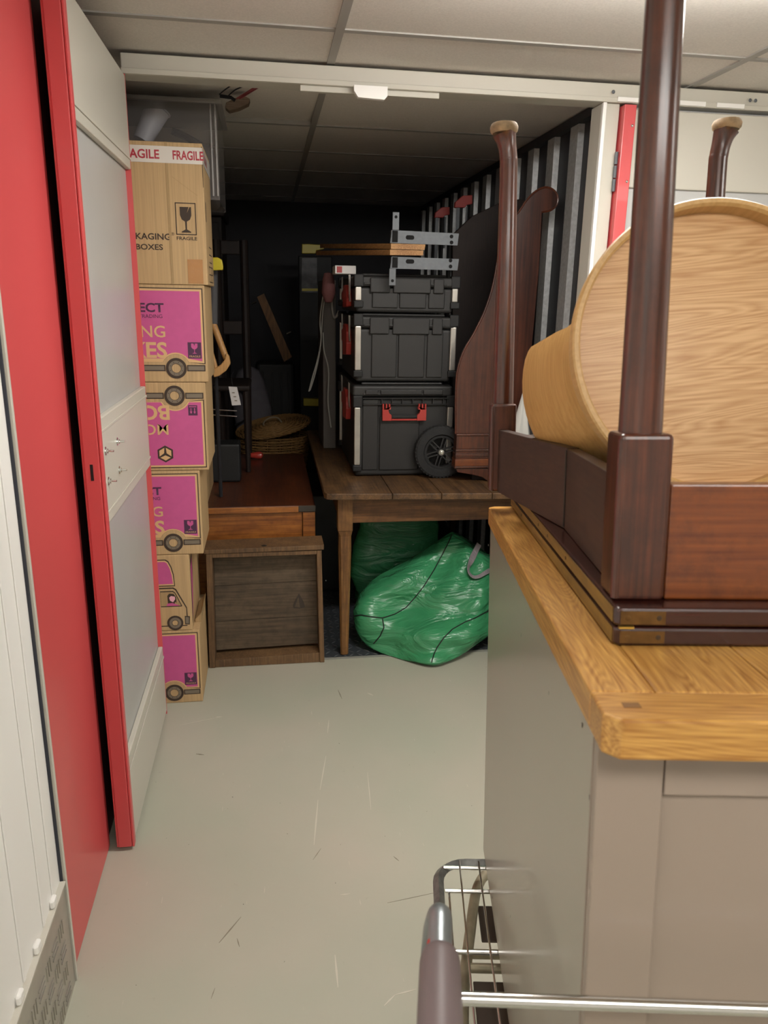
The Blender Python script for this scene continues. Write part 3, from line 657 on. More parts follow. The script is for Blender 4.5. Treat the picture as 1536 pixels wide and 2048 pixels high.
        for q in range(3):
            a = rad(30+120*q); b2 = rad(90+120*q); c2 = rad(150+120*q)
            P1 = [(math.cos(a)*.026, math.sin(a)*.026), (math.cos(b2)*.026, math.sin(b2)*.026), (math.cos(c2)*.026, math.sin(c2)*.026)]
            cxx, cyy = math.cos(b2)*.013, math.sin(b2)*.013
            flat([(hx+cxx+(px_-cxx)*f, hy+cyy+(py_-cyy)*f) for (px_, py_), f in ((P1[0], .78), (P1[1], .78), (P1[2], .78), ((0, 0), .62))], .0014, .0017, inn)
        obj('logo_facets', inn, M_tan, lg, FM)
    return t
e2 = on(413, 680, 1, 2.69).x; e3 = on(414, 850, 1, 2.69).x; e4 = on(403, 1025, 1, 2.69).x; e5 = on(381.5, 1186, 1, 2.69).x; e6 = on(406, 1402, 1, 2.69).x
van_box('moving_box', 'pink van-print moving box directly below the tall brown box', e2, 1.217, 1.536)
van_box('moving_box', 'pink van-print moving box stood upside down in the stack', e3, .909, 1.2165, flip=True)
van_box('moving_box', 'pink van-print moving box just below the upside-down one', e4, .598, .9085, depth=.30)
b6 = van_box('moving_box', 'crumpled pink van-print moving box on the floor, lowest of the stack', e6, 0, .3, depth=.36, text=False)
# box with the cab end of the van print
t5 = thing('moving_box', 'moving box printed with the cab of a pink van, second from the floor', 'cardboard box', (e5-.24, 2.85, .3))
h5 = .297
obj('body', bx(e5-BW, e5, 2.69, 3.05, .3005, .597, .003, 2), M_card, t5)
FM = FACE((e5, 2.69, .3005)); u = lambda x: (x-396)*.000394*1.0; v5 = lambda y: (1345-y)*.000394*1.24
def poly5(pts, w0, w1, nm, mat, par=t5): return obj(nm, flat([(u(a), v5(b)) for a, b in pts], w0, w1), mat, par, FM)
cargo = [(-300, 772), (185, 772), (210, 785), (235, 830), (252, 890), (258, 985), (-300, 985)]
poly5(cargo, .0001, .0004, 'print_border', M_ink); poly5([(-296, 780), (180, 780), (203, 793), (226, 835), (243, 893), (250, 977), (-296, 977)], .0004, .0007, 'print_margin', M_tan)
poly5([(-290, 790), (175, 790), (196, 802), (218, 842), (233, 896), (240, 966), (-290, 966)], .0007, .001, 'pink_panel', M_pink)
poly5([(-300, 995), (240, 995), (265, 1008), (355, 1160), (357, 1232), (347, 1232), (347, 1165), (258, 1018), (236, 1005), (-300, 1005)], .0001, .0005, 'cab_outline', M_ink)
poly5([(120, 1022), (235, 1022), (256, 1036), (312, 1145), (305, 1150), (120, 1150)], .0001, .0004, 'window_outline', M_ink)
poly5([(122, 1030), (232, 1030), (250, 1042), (302, 1142), (122, 1142)], .0004, .0007, 'printed_window', M_card2)
poly5([(185, 1140), (182, 1060), (200, 1043), (240, 1046), (262, 1075), (262, 1120), (250, 1110), (240, 1140)], .0007, .0009, 'driver_hair', M_ink)
poly5([(198, 1075), (215, 1062), (250, 1068), (252, 1088), (232, 1112), (205, 1100)], .0009, .0012, 'driver_face', plain('pale_pink_print', 'e3a7b6', .6))
poly5([(170, 1142), (178, 1122), (225, 1118), (292, 1142)], .0009, .0012, 'driver_shirt', M_pink)
poly5([(330, 1228), (378, 1232), (372, 1300), (328, 1296)], .0005, .0008, 'printed_bumper', M_ink); poly5([(338, 1236), (368, 1240), (364, 1292), (336, 1288)], .0008, .001, 'bumper_stripe', M_inkg)
poly5([(-100, 1302), (350, 1302), (350, 1310), (-100, 1310)], .0001, .0004, 'sill_line', M_ink)
for wc in (u(240), u(240)-.30):
    wh = obj('printed_wheel', ring(wc, v5(1282), .029, .0215, .0008, .0012), M_ink, t5, FM); obj('wheel_rim', ring(wc, v5(1282), .0213, .012, .0006, .001), M_inkg, wh, FM); obj('wheel_hub', ring(wc, v5(1282), .012, .0105, .0006, .0011), M_ink, wh, FM)
# print on its right side
SM = FACE((e5, 2.69, .3005), right=(0, 1, 0))
obj('side_print', flat([(.02, .02), (.03, .015), (.10, .19), (.09, .28), (.03, .26)], .0001, .0004), M_ink, t5, SM); obj('side_panel_print', flat([(.035, .04), (.088, .19), (.082, .26), (.038, .24)], .0004, .0007), M_pink, t5, SM)
# box 6 details: crumpled lid corner and clear tape
obj('torn_lid_flap', prism([(e5+.003, .2998), (e5+.003, .312), (e6-.003, .330), (e6+.006, .345), (e6+.002, .2998)], 2.76, 2.95, 'Y', .001), M_card2, b6)
# tall brown fragile box
e1 = on(416, 571, 1, 2.688).x; T1 = thing('packing_box', 'tall brown cardboard box with red and white fragile tape, top of the stack', 'cardboard box', (e1-.24, 2.85, 1.5365))
obj('body', bx(e1-BW, e1, 2.688, 3.005, 1.5365, 1.9665, .003, 2), M_card, T1)
F1 = FACE((e1, 2.688, 1.5365)); S1 = FACE((e1, 2.688, 1.5365), right=(0, 1, 0))
obj('flap_seam', bx(-.1165, -.108, .0, .43, .0001, .0012, .0004, 1), M_card2, T1, F1)
obj('flap_seam', flat([(-.098, .33), (-.02, .275), (-.02, .2735), (-.098, .3285)], .0001, .0005), M_card2, T1, F1)
obj('edge_tear', flat([(-.0035, .42), (-.0005, .42), (-.0005, .30), (-.0015, .30)], .0001, .0012), M_ink, T1, F1)
tp = obj('parcel_tape', bx(-BW+.002, -.0005, .368, .417, .0005, .0016, .0004, 1), M_tape, T1, F1)
obj('tape_lettering', text_bm('FRAGILE', .0265, -.133, .380, 0, .0019, 'RIGHT', bold=.025, fitw=.125), M_tapered, tp, F1)
obj('tape_lettering', text_bm('FRAGILE', .0265, -.092, .380, 0, .0019, 'LEFT', bold=.025, fitw=.095), M_tapered, tp, F1)
ts = obj('parcel_tape', bx(.0005, .312, .368, .417, .0003, .0014, .0004, 1), M_tape, T1, S1)
obj('tape_lettering', text_bm('FRAGILE', .0265, .03, .380, 0, .0017, 'LEFT', bold=.012, fitw=.13), M_tapered, ts, S1)
obj('lettering', text_bm('PACKAGING', .0195, -.112, .1385, 0, .0006, 'RIGHT', bold=.02, fitw=.165), M_ink, T1, F1)
obj('lettering', text_bm('®', .010, -.110, .152, 0, .0006, 'LEFT'), M_ink, T1, F1)
obj('lettering', text_bm('BOXES', .0175, -.138, .107, 0, .0006, 'RIGHT', bold=.02, fitw=.085), M_ink, T1, F1)
fr = bmesh.new(); L0, L1, V0, V1 = -.0935, -.0285, .155, .253
for a in ((L0, L1, V0, V0+.003), (L0, L1, V1-.003, V1), (L0, L0+.003, V0, V1), (L1-.003, L1, V0, V1)): bx(a[0], a[1], a[2], a[3], .0001, .0005, 0, 1, fr)
fs = obj('fragile_symbol', fr, M_ink, T1, F1); gx_ = -.061
g_ = bmesh.new(); flat([(gx_-.018, .240), (gx_+.010, .240), (gx_+.004, .222), (gx_+.013, .240), (gx_+.018, .240), (gx_+.018, .215), (gx_+.013, .202), (gx_+.003, .196), (gx_+.0025, .172), (gx_+.015, .165), (gx_+.015, .162), (gx_-.015, .162), (gx_-.015, .165), (gx_-.0025, .172), (gx_-.003, .196), (gx_-.013, .202), (gx_-.018, .215)], .0001, .0006, g_)
obj('glass_symbol', g_, M_ink, fs, F1)
obj('symbol_lettering', text_bm('FRAGILE', .0105, -.028, .1395, 0, .0006, 'RIGHT', bold=.02, fitw=.065), M_ink, fs, F1)
obj('brown_tape', bx(-.063, -.014, .004, .080, .0001, .0008), M_tapeb, T1, F1)
sp_ = bmesh.new()
for a in ((.03, .036, .20, .26), (.05, .056, .20, .26)): bx(a[0], a[1], a[2], a[3], .0001, .0005, 0, 1, sp_)
for zz in (.125, .10, .075): bx(.12, .24, zz, zz+.003, .0001, .0005, 0, 1, sp_)
for zz in (.01, .035, .06): bx(.09, .26, zz, zz+.003, .0001, .0005, 0, 1, sp_)
for yy in (.09, .175, .26): bx(yy, yy+.004, .01, .063, .0001, .0005, 0, 1, sp_)
obj('side_print', sp_, M_ink, T1, S1)

# ---------------------------------------------------------------- chest and the drawer stood in front of it
CH = thing('blanket_chest', 'low varnished wooden chest with dark top behind the upended drawer', 'chest', (-.25, 3.6, 0))
cx0, cx1, cy0, cy1, cz = -.72, .187, 3.12, 4.24, .6565
obj('lid', bx(cx0, cx1, cy0-.004, cy1, cz-.030, cz, .004), M_chestt, CH)
obj('lid_front_strip', bx(cx0, cx1-.071, cy0-.009, cy0-.0042, cz-.028, cz-.002, .002), M_chest, CH)
obj('corner_plate', bx(cx1-.0705, cx1+.0015, cy0-.008, cy0-.0042, cz-.026, cz-.0005, .0008), plain('dull_iron', '4a4640', .5, metal=.5), CH)
obj('front_panel', bx(cx0+.05, cx1-.055, cy0+.012, cy0+.03, .06, cz-.0302), M_chest, CH)
obj('corner_post', bx(cx1-.053, cx1, cy0, cy0+.05, 0, cz-.0302, .003), M_chest, CH)
obj('corner_post', bx(cx0, cx0+.048, cy0, cy0+.05, 0, cz-.0302, .003), M_chest, CH)
obj('side_panel', bx(cx1-.02, cx1-.002, cy0+.052, cy1-.02, .04, cz-.0302), M_chest, CH)
obj('side_panel', bx(cx0+.002, cx0+.02, cy0+.052, cy1-.02, .04, cz-.0302), M_chest, CH)
obj('back_panel', bx(cx0+.002, cx1-.002, cy1-.018, cy1-.002, 0, cz-.0302), M_chest, CH)
obj('bottom_rail', bx(cx0+.05, cx1-.055, cy0+.008, cy0+.032, .0, .0598, .002), M_chest, CH)

# drawer, standing on its back end: the open inside faces the corridor
dr = thing('loose_drawer', 'weathered wooden drawer stood on end against the chest, inside boards showing', 'drawer', (-.03, 3.0, 0))
BLc, BRc = on(419, 1337, 1, 2.962), on(649, 1326, 1, 2.962); TLc, TRc = on(412, 1112, 1, 2.962), on(643, 1097, 1, 2.962)
lx0, lx1 = BLc.x, BRc.x; tx0, tx1 = TLc.x, TRc.x; ztp = (TLc.z+TRc.z)/2
def q4(a, b, c_, d): return [a, b, c_, d]
yd0, yd1 = 2.962, 3.062
def lerpx(z): t = z/ztp; return lx0+(tx0-lx0)*t, lx1+(tx1-lx1)*t
w1 = .020
la, ra = lerpx(0); lb, rb = lerpx(ztp)
obj('drawer_side', prism([(la, 0.001), (la+w1+.004, 0.001), (lb+w1+.004, ztp), (lb, ztp)], yd0, yd1, 'Y', .0015), M_drawf, dr)
obj('drawer_side', prism([(ra-w1, 0.001), (ra, 0.001), (rb, ztp), (rb-w1, ztp)], yd0, yd1, 'Y', .0015), M_drawf, dr)
obj('drawer_back', prism([(la+w1+.0045, .001), (ra-w1-.0005, .001), (ra-w1-.001, .044), (la+w1+.0045, .034)], yd0+.004, yd1, 'Y', .0015), M_drawf, dr)
obj('drawer_front_inner', prism([(lb+w1+.0045, ztp-.018), (rb-w1-.0005, ztp-.016), (rb-w1-.0005, ztp-.0005), (lb+w1+.0045, ztp-.0005)], yd0, yd1, 'Y', .001), M_drawf, dr)
fr_ = obj('drawer_front', prism([(lb-.008, ztp), (rb+.010, ztp+.004), (rb+.010, ztp+.024), (lb-.006, ztp+.017)], yd0-.004, yd1+.03, 'Y', .002), M_drawf, dr)
zs = [.055, .185, .345, ztp-.019]; tl = .006
for i in range(3):
    za, zb = zs[i], zs[i+1]
    obj('bottom_board', prism([(lerpx(za)[0]+w1+.005, za-(.004 if i else .006)), (lerpx(za)[1]-w1-.001, za+.004), (lerpx(zb)[1]-w1-.001, zb+.0025), (lerpx(zb)[0]+w1+.005, zb-.0055)], 3.030+.001*i, 3.040, 'Y', .001), M_draw, dr)
st_ = on(597, 1205, 1, 3.03); obj('triangular_stain', prism([(st_.x+.002, st_.z+.042), (st_.x+.022, st_.z+.002), (st_.x+.027, st_.z-.022), (st_.x+.004, st_.z-.028), (st_.x-.022, st_.z-.024), (st_.x-.024, st_.z-.012)], 3.0285, 3.0299, 'Y'), plain('iron_stain', '3a3129', .7), dr)
obj('inner_mark', prism([(st_.x, st_.z+.025), (st_.x+.006, st_.z-.022), (st_.x-.016, st_.z-.018)], 3.0278, 3.0284, 'Y'), M_draw, dr)
lk = on(528, 1086, 1, 2.99); obj('lock_plate', lathe([(0, .004), (.006, .003), (.011, .001), (.012, 0)], 16), plain('dark_iron', '33302c', .5, metal=.5), dr, Matrix.Translation((lk.x, 2.985, ztp+.0205)))

# ---------------------------------------------------------------- old kitchen table
kt = thing('kitchen_table', 'old worn wooden kitchen table with planked top and tapered legs', 'table', (.7, 3.7, 0))
fy0 = lambda x: 2.957-(x-.227)*.06
ky1 = 4.50; kz = .745; kx0, kx1 = .215, 1.18
seams = [kx0, .489, .690, .90, kx1]
for i in range(4):
    a, b_ = seams[i]+.001, seams[i+1]-.001
    pts = [(a, fy0(a)), (b_, fy0(b_)), (b_, ky1), (a, ky1)]
    if i == 0: pts = [(a+.028, fy0(a)+.001), (b_, fy0(b_)), (b_, ky1), (a+.008, ky1), (a, fy0(a)+.035), (a+.008, fy0(a)+.010)]
    obj('plank', prism(pts, kz-.026, kz, 'Z', .003), M_kit, kt)
obj('front_apron', bx(.335, 1.13, 3.028, 3.048, kz-.145, kz-.0265, .002), M_kitx, kt)
obj('side_apron', bx(.285, .303, 3.075, 4.40, kz-.145, kz-.0265, .002), M_kitx, kt)
def kleg(x, y):
    bm = bx(x-.031, x+.031, y-.031, y+.031, kz-.175, kz-.0268, .002)
    rg = []; own = bmesh.new()
    for z, hw, ch in ((kz-.1752, .030, .002), (kz-.20, .0255, .007), (kz-.26, .0265, .009), (.30, .0225, .008), (.001, .0165, .006)):
        rg.append([own.verts.new((x+a, y+b2, z)) for a, b2 in ((-hw+ch, -hw), (hw-ch, -hw), (hw, -hw+ch), (hw, hw-ch), (hw-ch, hw), (-hw+ch, hw), (-hw, hw-ch), (-hw, -hw+ch))])
    for A_, B_ in zip(rg, rg[1:]):
        for j in range(8): own.faces.new([A_[j], A_[(j+1) % 8], B_[(j+1) % 8], B_[j]])
    own.faces.new(rg[0]); own.faces.new(rg[-1][::-1]); merge(bm, own)
    obj('leg', bm, M_kitz, kt)
kleg(.305, 3.042); kleg(1.155, 3.02); kleg(.305, 4.42); kleg(1.12, 4.42)

# ---------------------------------------------------------------- toolbox stack
def tool_box(label, z0, z1, kind):
    X0, X1, Y0, Y1 = .352, .80, 3.24, 3.88
    t = thing('toolbox', label, 'toolbox', ((X0+X1)/2, (Y0+Y1)/2, z0), 'black toolboxes stacked on the kitchen table')
    h = z1-z0; lid = .062 if kind != 'top' else .055
    obj('body', bx(X0+.018, X1-.018, Y0+.014, Y1-.01, z0+.004, z1-lid, .012, 3), M_black, t)
    ld = obj('lid', bx(X0+.006, X1-.006, Y0+.004, Y1-.004, z1-lid+.002, z1-.012, .010, 3), M_black, t)
    obj('lid_top', bx(X0+.045, X1-.045, Y0+.03, Y1-.05, z1-.0125, z1-.001, .006, 2), M_black, ld)
    obj('lid_band', bx(X0+.05, X1-.05, Y0-.001, Y0+.0045, z1-lid+.010, z1-lid+.018, .002), M_black, ld)
    # raised front ribs/panels
    pz0, pz1 = z0+.022, z1-lid-.004
    if kind != 'rolling':
        for a, b_ in ((X0+.085, X0+.193), (X0+.200, X0+.314), (X0+.324, X1-.055)):
            obj('front_panel', bx(a, b_, Y0+.006, Y0+.0145, pz0, pz1, .004, 2), M_black, t)
        for a, b_ in ((X0+.075, X0+.158), (X0+.172, X0+.330), (X0+.342, X1-.062)):
            obj('lid_panel', bx(a, b_, Y0-.0045, Y0+.005, z1-lid-.022, z1-.018, .004, 2), M_black, ld)
    else:
        obj('front_panel', bx(X0+.125, X0+.30, Y0+.004, Y0+.0145, z0+.03, z1-lid-.085, .004, 2), M_black, t)
        obj('front_panel', bx(X0+.05, X0+.118, Y0+.008, Y0+.0145, z0+.03, z1-lid-.01, .004, 2), M_black, t)
        for a, b_ in ((X0+.06, X0+.115), (X0+.125, X0+.305), (X0+.312, X1-.05)):
            obj('lid_panel', bx(a, b_, Y0-.006, Y0+.0035, z1-lid+.012, z1-.03, .003, 2), M_black, ld)
        for zz in (z1-lid-.002, z1-lid-.028): obj('lip_rib', bx(X0+.05, X1-.02, Y0-.004, Y0+.0139, zz-.004, zz, .001, 1), M_black, t)
        for k in range(7): obj('lip_rib', bx(X0+.13+.045*k, X0+.133+.045*k, Y0-.003, Y0+.0139, z1-lid-.0275, z1-lid-.0065), M_black, t)
        # red handle
        hb_ = bmesh.new(); hx0, hx1, hz0, hz1 = .484, .676, .998, 1.070
        for s, xa in ((1, hx0), (-1, hx1)):
            prism([(xa, hz0), (xa+s*.040, hz0), (xa+s*.040, hz0+.024), (xa+s*.030, hz0+.032), (xa+s*.026, hz0+.045), (xa+s*.034, hz0+.056), (xa+s*.034, hz0+.050), (xa, hz0+.050)], Y0-.022, Y0-.004, 'Y', .0015, hb_)
            for k in range(3): bx(min(xa+s*.0005+s*.0135*k, xa+s*.007+s*.0135*k), max(xa+s*.0005+s*.0135*k, xa+s*.007+s*.0135*k), Y0-.020, Y0-.003, hz0+.0505, hz1, .001, 1, hb_)
        bx(hx0+.0405, hx1-.0405, Y0-.020, Y0-.006, hz0+.0005, hz0+.008, .001, 1, hb_)
        hh = obj('handle', hb_, M_latch, t, label='red plastic carry handle')
        obj('handle_grip', tube([(hx0+.043, Y0-.016, hz0+.018), (hx0+.05, Y0-.018, hz0+.017), (hx1-.05, Y0-.018, hz0+.017), (hx1-.043, Y0-.016, hz0+.018)], [.007, .0085, .0085, .007], 14), M_rubber, hh, smooth=True)
        # wheels
        for yy in (Y0-.030, Y1-.02):
            wc = on(880, 903, 1, Y0-.02); wc = Vector((wc.x, 0, z0+.1165))
            WT = Matrix.Translation((wc.x, yy, wc.z)) @ Matrix.Rotation(rad(90), 4, 'X')
            wh = obj('wheel', lathe([(.078, -.02), (.108, -.02), (.115, -.014), (.116, 0), (.115, .014), (.108, .02), (.080, .022), (.074, .012), (.074, -.012), (.078, -.02)], 64), M_rubber, t, WT, smooth=True)
            obj('rim', ring(0, 0, .0738, .064, -.012, .013, 48), M_blackd, wh, WT)
            hub = lathe([(0, .016), (.016, .016), (.018, .010), (.018, -.012), (0, -.012)], 24)
            for k in range(6):
                a = rad(60*k+15); T_ = Matrix.Rotation(a, 4, 'Z')
                for sgn in (-1, 1): merge(hub, bx(.015, .066, sgn*.0075-.0025, sgn*.0075+.0025, -.008, .010), T_)
            obj('spokes', hub, M_black, wh, WT)
            obj('axle_nut', lathe([(0, .026), (.005, .026), (.0055, .021), (.0125, .020), (.013, .0165), (0, .0165)], 20), M_chrome, wh, WT, smooth=True)
            if yy < Y0: 
                td = bmesh.new()
                for k in range(44): merge(td, bx(.1085, .1165, -.003, .003, -.0175, .0175), Matrix.Rotation(rad(360*k/44), 4, 'Z'))
                stuff(obj('tyre_tread', td, M_rubber, wh, WT))
    # corner poles with clamps
    pa, pb = (z0+.055, z1-.105) if kind == 'rolling' else (z0+.052, z1-.052) if kind == 'mid' else (z0+.050, z1-.055)
    for (xx, yy) in ((X0+.0135, Y0+.0), (X1-.024, Y0+.006), (X0+.006, Y1-.03)):
        pl = obj('corner_pole', bx(xx, xx+.026, yy, yy+.020, pa, pb, .004, 3), M_alu, t, label='bright metal corner pole')
        for za, zb in ((pa-.028, pa-.0002), (pb+.0002, pb+.05)): obj('pole_socket', bx(xx-.006, xx+.034, yy-.004, yy+.026, za, zb, .004, 2), M_blackd, pl)
    # latches on the left side face
    lz = z1-lid-.02; lh = .6 if kind == 'top' else 1
    for yy in ((Y0+.26), ):
        la_ = obj('latch', prism([(yy-.085, lz-.10*lh), (yy+.07, lz-.11*lh), (yy+.075, lz-.05*lh), (yy+.13, lz-.05*lh), (yy+.135, lz+.0), (yy+.07, lz+.01), (yy+.04, lz+.030), (yy-.04, lz+.030), (yy-.08, lz), (yy-.10, lz-.05*lh)], X0-.006, X0+.0165, 'X', .003), M_latch, t, label='red plastic latch')
        for a, b_ in ((yy-.16, yy-.12), (yy+.17, yy+.21)):
            lf_ = tube([(X0+.002, a, lz+.07), (X0+.002, a, lz-.01), (X0+.006, a+.012, lz-.04)], .0016, 6); tube([(X0+.002, b_, lz+.07), (X0+.002, b_, lz-.01), (X0+.006, b_+.012, lz-.04)], .0016, 6, lf_)
            obj('side_trim', lf_, M_alu, t)
    return t
tool_box('wheeled black toolbox with red handle on the kitchen table, bottom of its stack', .7455, 1.158, 'rolling')
tool_box('deep black toolbox between the wheeled one and the topmost one', 1.158, 1.445, 'mid')
tool_box('shallow black toolbox with metal brackets on its lid, topmost of the stack', 1.445, 1.605, 'top')

# ---------------------------------------------------------------- brackets and timber on top of the toolboxes
def bracket(label, zc, up):
    Y_ = 3.17
    a = on(784, 460 if up else 513, 1, Y_); b_ = on(918, 467 if up else 518, 1, Y_); c_ = on(915, 491 if up else 541, 1, Y_); d = on(780, 486 if up else 537, 1, Y_)
    t = thing('steel_bracket', label, 'bracket', (a.x, Y_, d.z), 'steel brackets on the toolboxes')
    ho = bmesh.new()
    obj('arm_plate', prism([(p.x, p.z) for p in (d, c_, b_, a)], Y_, Y_+.003, 'Y', .0005), M_zinc, t)
    m = on(797, 474 if up else 526, 1, Y_)
    M_bh = plain('bracket_hole', '0c0c0d', .9)
    for px_, py_ in (((903, 473), (903, 485)) if up else ((901, 521), (901, 533))):
        q = on(px_, py_, 1, Y_); obj('bolt_hole', lathe([(0, .0004), (.0075, .0004), (.0075, 0)], 20), M_bh, t, FACE((q.x, Y_-.0001, q.z)))
    q = on(820, 475 if up else 523, 1, Y_); sl = [(q.x+p[0], q.z+p[1]) for p in arc(.009, 0, .0085, -90, 90, 8)+arc(-.009, 0, .0085, 90, 270, 8)]
    obj('slot_hole', prism(sl, Y_-.0005, Y_-.0001, 'Y'), M_bh, t)
    if up: e0, e1_ = on(785, 424, 1, Y_), on(797, 461, 1, Y_)
    else: e0, e1_ = on(778, 536, 1, Y_), on(790, 571, 1, Y_)
    zt1, zt0 = max(e0.z, e1_.z), min(e0.z, e1_.z)
    if up:
        obj('end_tab', bx(a.x+.001, a.x+.028, Y_-.003, Y_, a.z+.0003, zt1, .0012), M_zinc, t); hz_ = zt1-.018
    else:
        obj('end_tab', bx(d.x-.003, d.x+.024, Y_-.003, Y_, zt0, d.z-.0003, .0012), M_zinc, t); hz_ = zt0+.018
    hx_ = (a.x+.0145) if up else (d.x+.0105)
    obj('bolt_hole', lathe([(0, .0004), (.006, .0004), (.006, 0)], 20), M_bh, t, FACE((hx_, Y_-.0031, hz_)))
    obj('side_flange', bx(a.x-.0022, a.x, Y_-.003, Y_+.03, d.z+.001, a.z-.001), M_zinc, t)
    obj('web_gap', bx(a.x+.001, a.x+.024, Y_-.0006, Y_-.0001, d.z+.003, a.z-.002), M_bh, t)
    return t
bracket('upper grey steel bracket with its end tab pointing up, above the toolbox stack', 0, True)
bracket('lower grey steel bracket with its end tab pointing down over the top toolbox', 0, False)
def plankpiece(label, a, b_, c_, d, far):
    Y_ = 3.172; A_, B_, C_, D_ = [on(*p, 1, Y_) for p in (a, b_, c_, d)]
    t = thing('timber_batten', label, 'timber', (A_.x, Y_, D_.z), 'timber battens between the brackets')
    bm = bmesh.new(); FA = on(*far, 1, 4.3); dz = FA.z-(A_.z+D_.z)/2; dxx = FA.x-(A_.x)
    v = [bm.verts.new((p.x, Y_, p.z)) for p in (D_, C_, B_, A_)]; v2 = [bm.verts.new((p.x+dxx, 4.3, p.z+dz)) for p in (D_, C_, B_, A_)]
    bm.faces.new(v); bm.faces.new(v2[::-1])
    for i in range(4): bm.faces.new([v[i], v2[i], v2[(i+1) % 4], v[(i+1) % 4]])
    obj('batten', bm, wood('pine_batten', '8f6237', 'c0925c', 'Y', .6, rings=5, grain=60, bump=.2), t)
plankpiece('upper pale timber batten with sawn end between the steel brackets', (782, 487), (851, 489), (849, 500), (782, 498), (640, 492))
plankpiece('lower pale timber batten with sawn end between the steel brackets', (780, 499), (847, 501), (846, 511), (780, 510), (632, 506))

# ---------------------------------------------------------------- sleigh-shaped furniture end
sl = thing('scrolled_bed_end', 'dark mahogany scroll-topped bed end with moulded foot standing beside the toolboxes', 'furniture', (.95, 3.15, .745))
YS = 3.125
def pp(lst, y=YS): return [(on(a, b_, 1, y).x, on(a, b_, 1, y).z) for a, b_ in lst]
left = [(912, 868), (912, 800), (915, 745), (928, 703), (948, 668), (967, 630), (981, 592), (990, 555), (996, 520), (1005, 480), (1018, 450), (1038, 424), (1056, 398), (1074, 381), (1092, 374), (1106, 378), (1115, 388), (1117, 401), (1112, 413), (1101, 421), (1085, 424)]
right = [(1083, 470), (1079, 540), (1070, 640), (1062, 720), (1052, 780), (1044, 868)]
lp = [tuple(p)[:2] for p in smoothpath([(x, z, 0) for x, z in pp(left)], 3)]; rp = pp(right)
obj('side_panel', prism((lp+rp)[::-1], YS+.006, YS+.028, 'Y', .003), wood('sleigh_mahogany', '2a130c', '512a1b', 'Z', .35, rings=7, grain=40, coat=.25, blot=.3, bump=.12), sl)
edge = [(x, YS+.006, z) for x, z in lp]
obj('edge_moulding', tube(edge, .004, 8), M_mah, sl)
scr = on(1092, 399, 1, YS); obj('scroll_roll', tube([(scr.x, YS+.0282, scr.z), (scr.x, YS+.05, scr.z)], .040, 24), M_darkwood, sl, smooth=True)
zz = [on(912, y_, 1, YS).z for y_ in (868, 872, 899, 903, 907, 914, 918, 932, 936)]
for za, zb, o_ in ((zz[1], zz[0], .004), (zz[2], zz[1], -.002), (zz[3], zz[2], .005), (zz[4], zz[3], .001), (zz[5], zz[4], .006), (zz[6], zz[5], .002), (zz[7], zz[6], .008), (zz[8], zz[7], .012)):
    obj('base_moulding', bx(on(912, 900, 1, YS).x-o_*.5, on(1030, 900, 1, YS).x, YS-o_, YS+.05, za+.0003, zb, .0015), M_mahx if o_ == .008 else M_mah, sl)
ft = [(915, 937), (1030, 937), (1030, 962), (985, 962), (972, 958), (962, 951), (940, 946), (918, 940)]
obj('bracket_foot', prism([(x, max(z, .7455)) for x, z in pp([(911, 937), (1030, 937), (1030, 968), (985, 968), (975, 962), (965, 954), (945, 949), (915, 944)])], YS-.004, YS+.045, 'Y', .001), M_mah, sl)
obj('rear_board', bx(on(960, 700, 1, YS).x, on(1040, 700, 1, YS).x, YS+.0285, YS+.05, .7460, 1.25), M_darkwood, sl)

# ---------------------------------------------------------------- green bag under the table
m, n, b = nt('green_woven_plastic'); N = n.nodes.new; Lk = n.links.new
tc = N('ShaderNodeTexCoord'); no = N('ShaderNodeTexNoise'); no.inputs['Scale'].default_value = 9; no.inputs['Detail'].default_value = 4; no.inputs['Distortion'].default_value = 1.2
mpn = N('ShaderNodeMapping'); mpn.inputs['Rotation'].default_value = (0, rad(40), 0); mpn.inputs['Scale'].default_value = (.45, 1, 1.6); Lk(tc.outputs['Object'], mpn.inputs['Vector']); Lk(mpn.outputs['Vector'], no.inputs['Vector'])
bu = N('ShaderNodeBump'); bu.inputs['Strength'].default_value = .8; bu.inputs['Distance'].default_value = .035; Lk(no.outputs['Fac'], bu.inputs['Height']); Lk(bu.outputs['Normal'], b.inputs['Normal'])
rr = N('ShaderNodeValToRGB'); rr.color_ramp.elements[0].color = lin('2a7048'); rr.color_ramp.elements[1].color = lin('459a68'); Lk(no.outputs['Fac'], rr.inputs['Fac']); Lk(rr.outputs['Color'], b.inputs['Base Color'])
b.inputs['Roughness'].default_value = .27; b.inputs['Specular IOR Level'].default_value = .6
M_grn = m
gb = thing('green_storage_bag', 'glossy green woven plastic bag slumped on the floor under the kitchen table', 'bag', (.66, 3.1, 0))
# corner curves of the front sheet, given on upright planes at their own distances
def c3(l): return [on(a, b_, 1, y_) for a, b_, y_ in l]
left_c = c3([(706, 1222, 3.13), (722, 1190, 3.16), (752, 1163, 3.19), (800, 1138, 3.22), (850, 1108, 3.25), (883, 1083, 3.27), (905, 1064, 3.28)])   # A->D
bot_c = c3([(706, 1222, 3.13), (712, 1262, 3.10), (738, 1294, 3.05), (785, 1314, 2.985), (828, 1322, 2.935), (858, 1329, 2.905), (864, 1331, 2.90)])      # A->B
rig_c = c3([(864, 1331, 2.90), (905, 1316, 2.93), (945, 1292, 2.98), (985, 1262, 3.04), (1020, 1235, 3.08), (1045, 1200, 3.12), (1050, 1170, 3.15)])   # B->C
top_c = c3([(905, 1064, 3.28), (925, 1075, 3.27), (950, 1092, 3.25), (975, 1110, 3.23), (1000, 1128, 3.20), (1030, 1150, 3.17), (1050, 1170, 3.15)])   # D->C
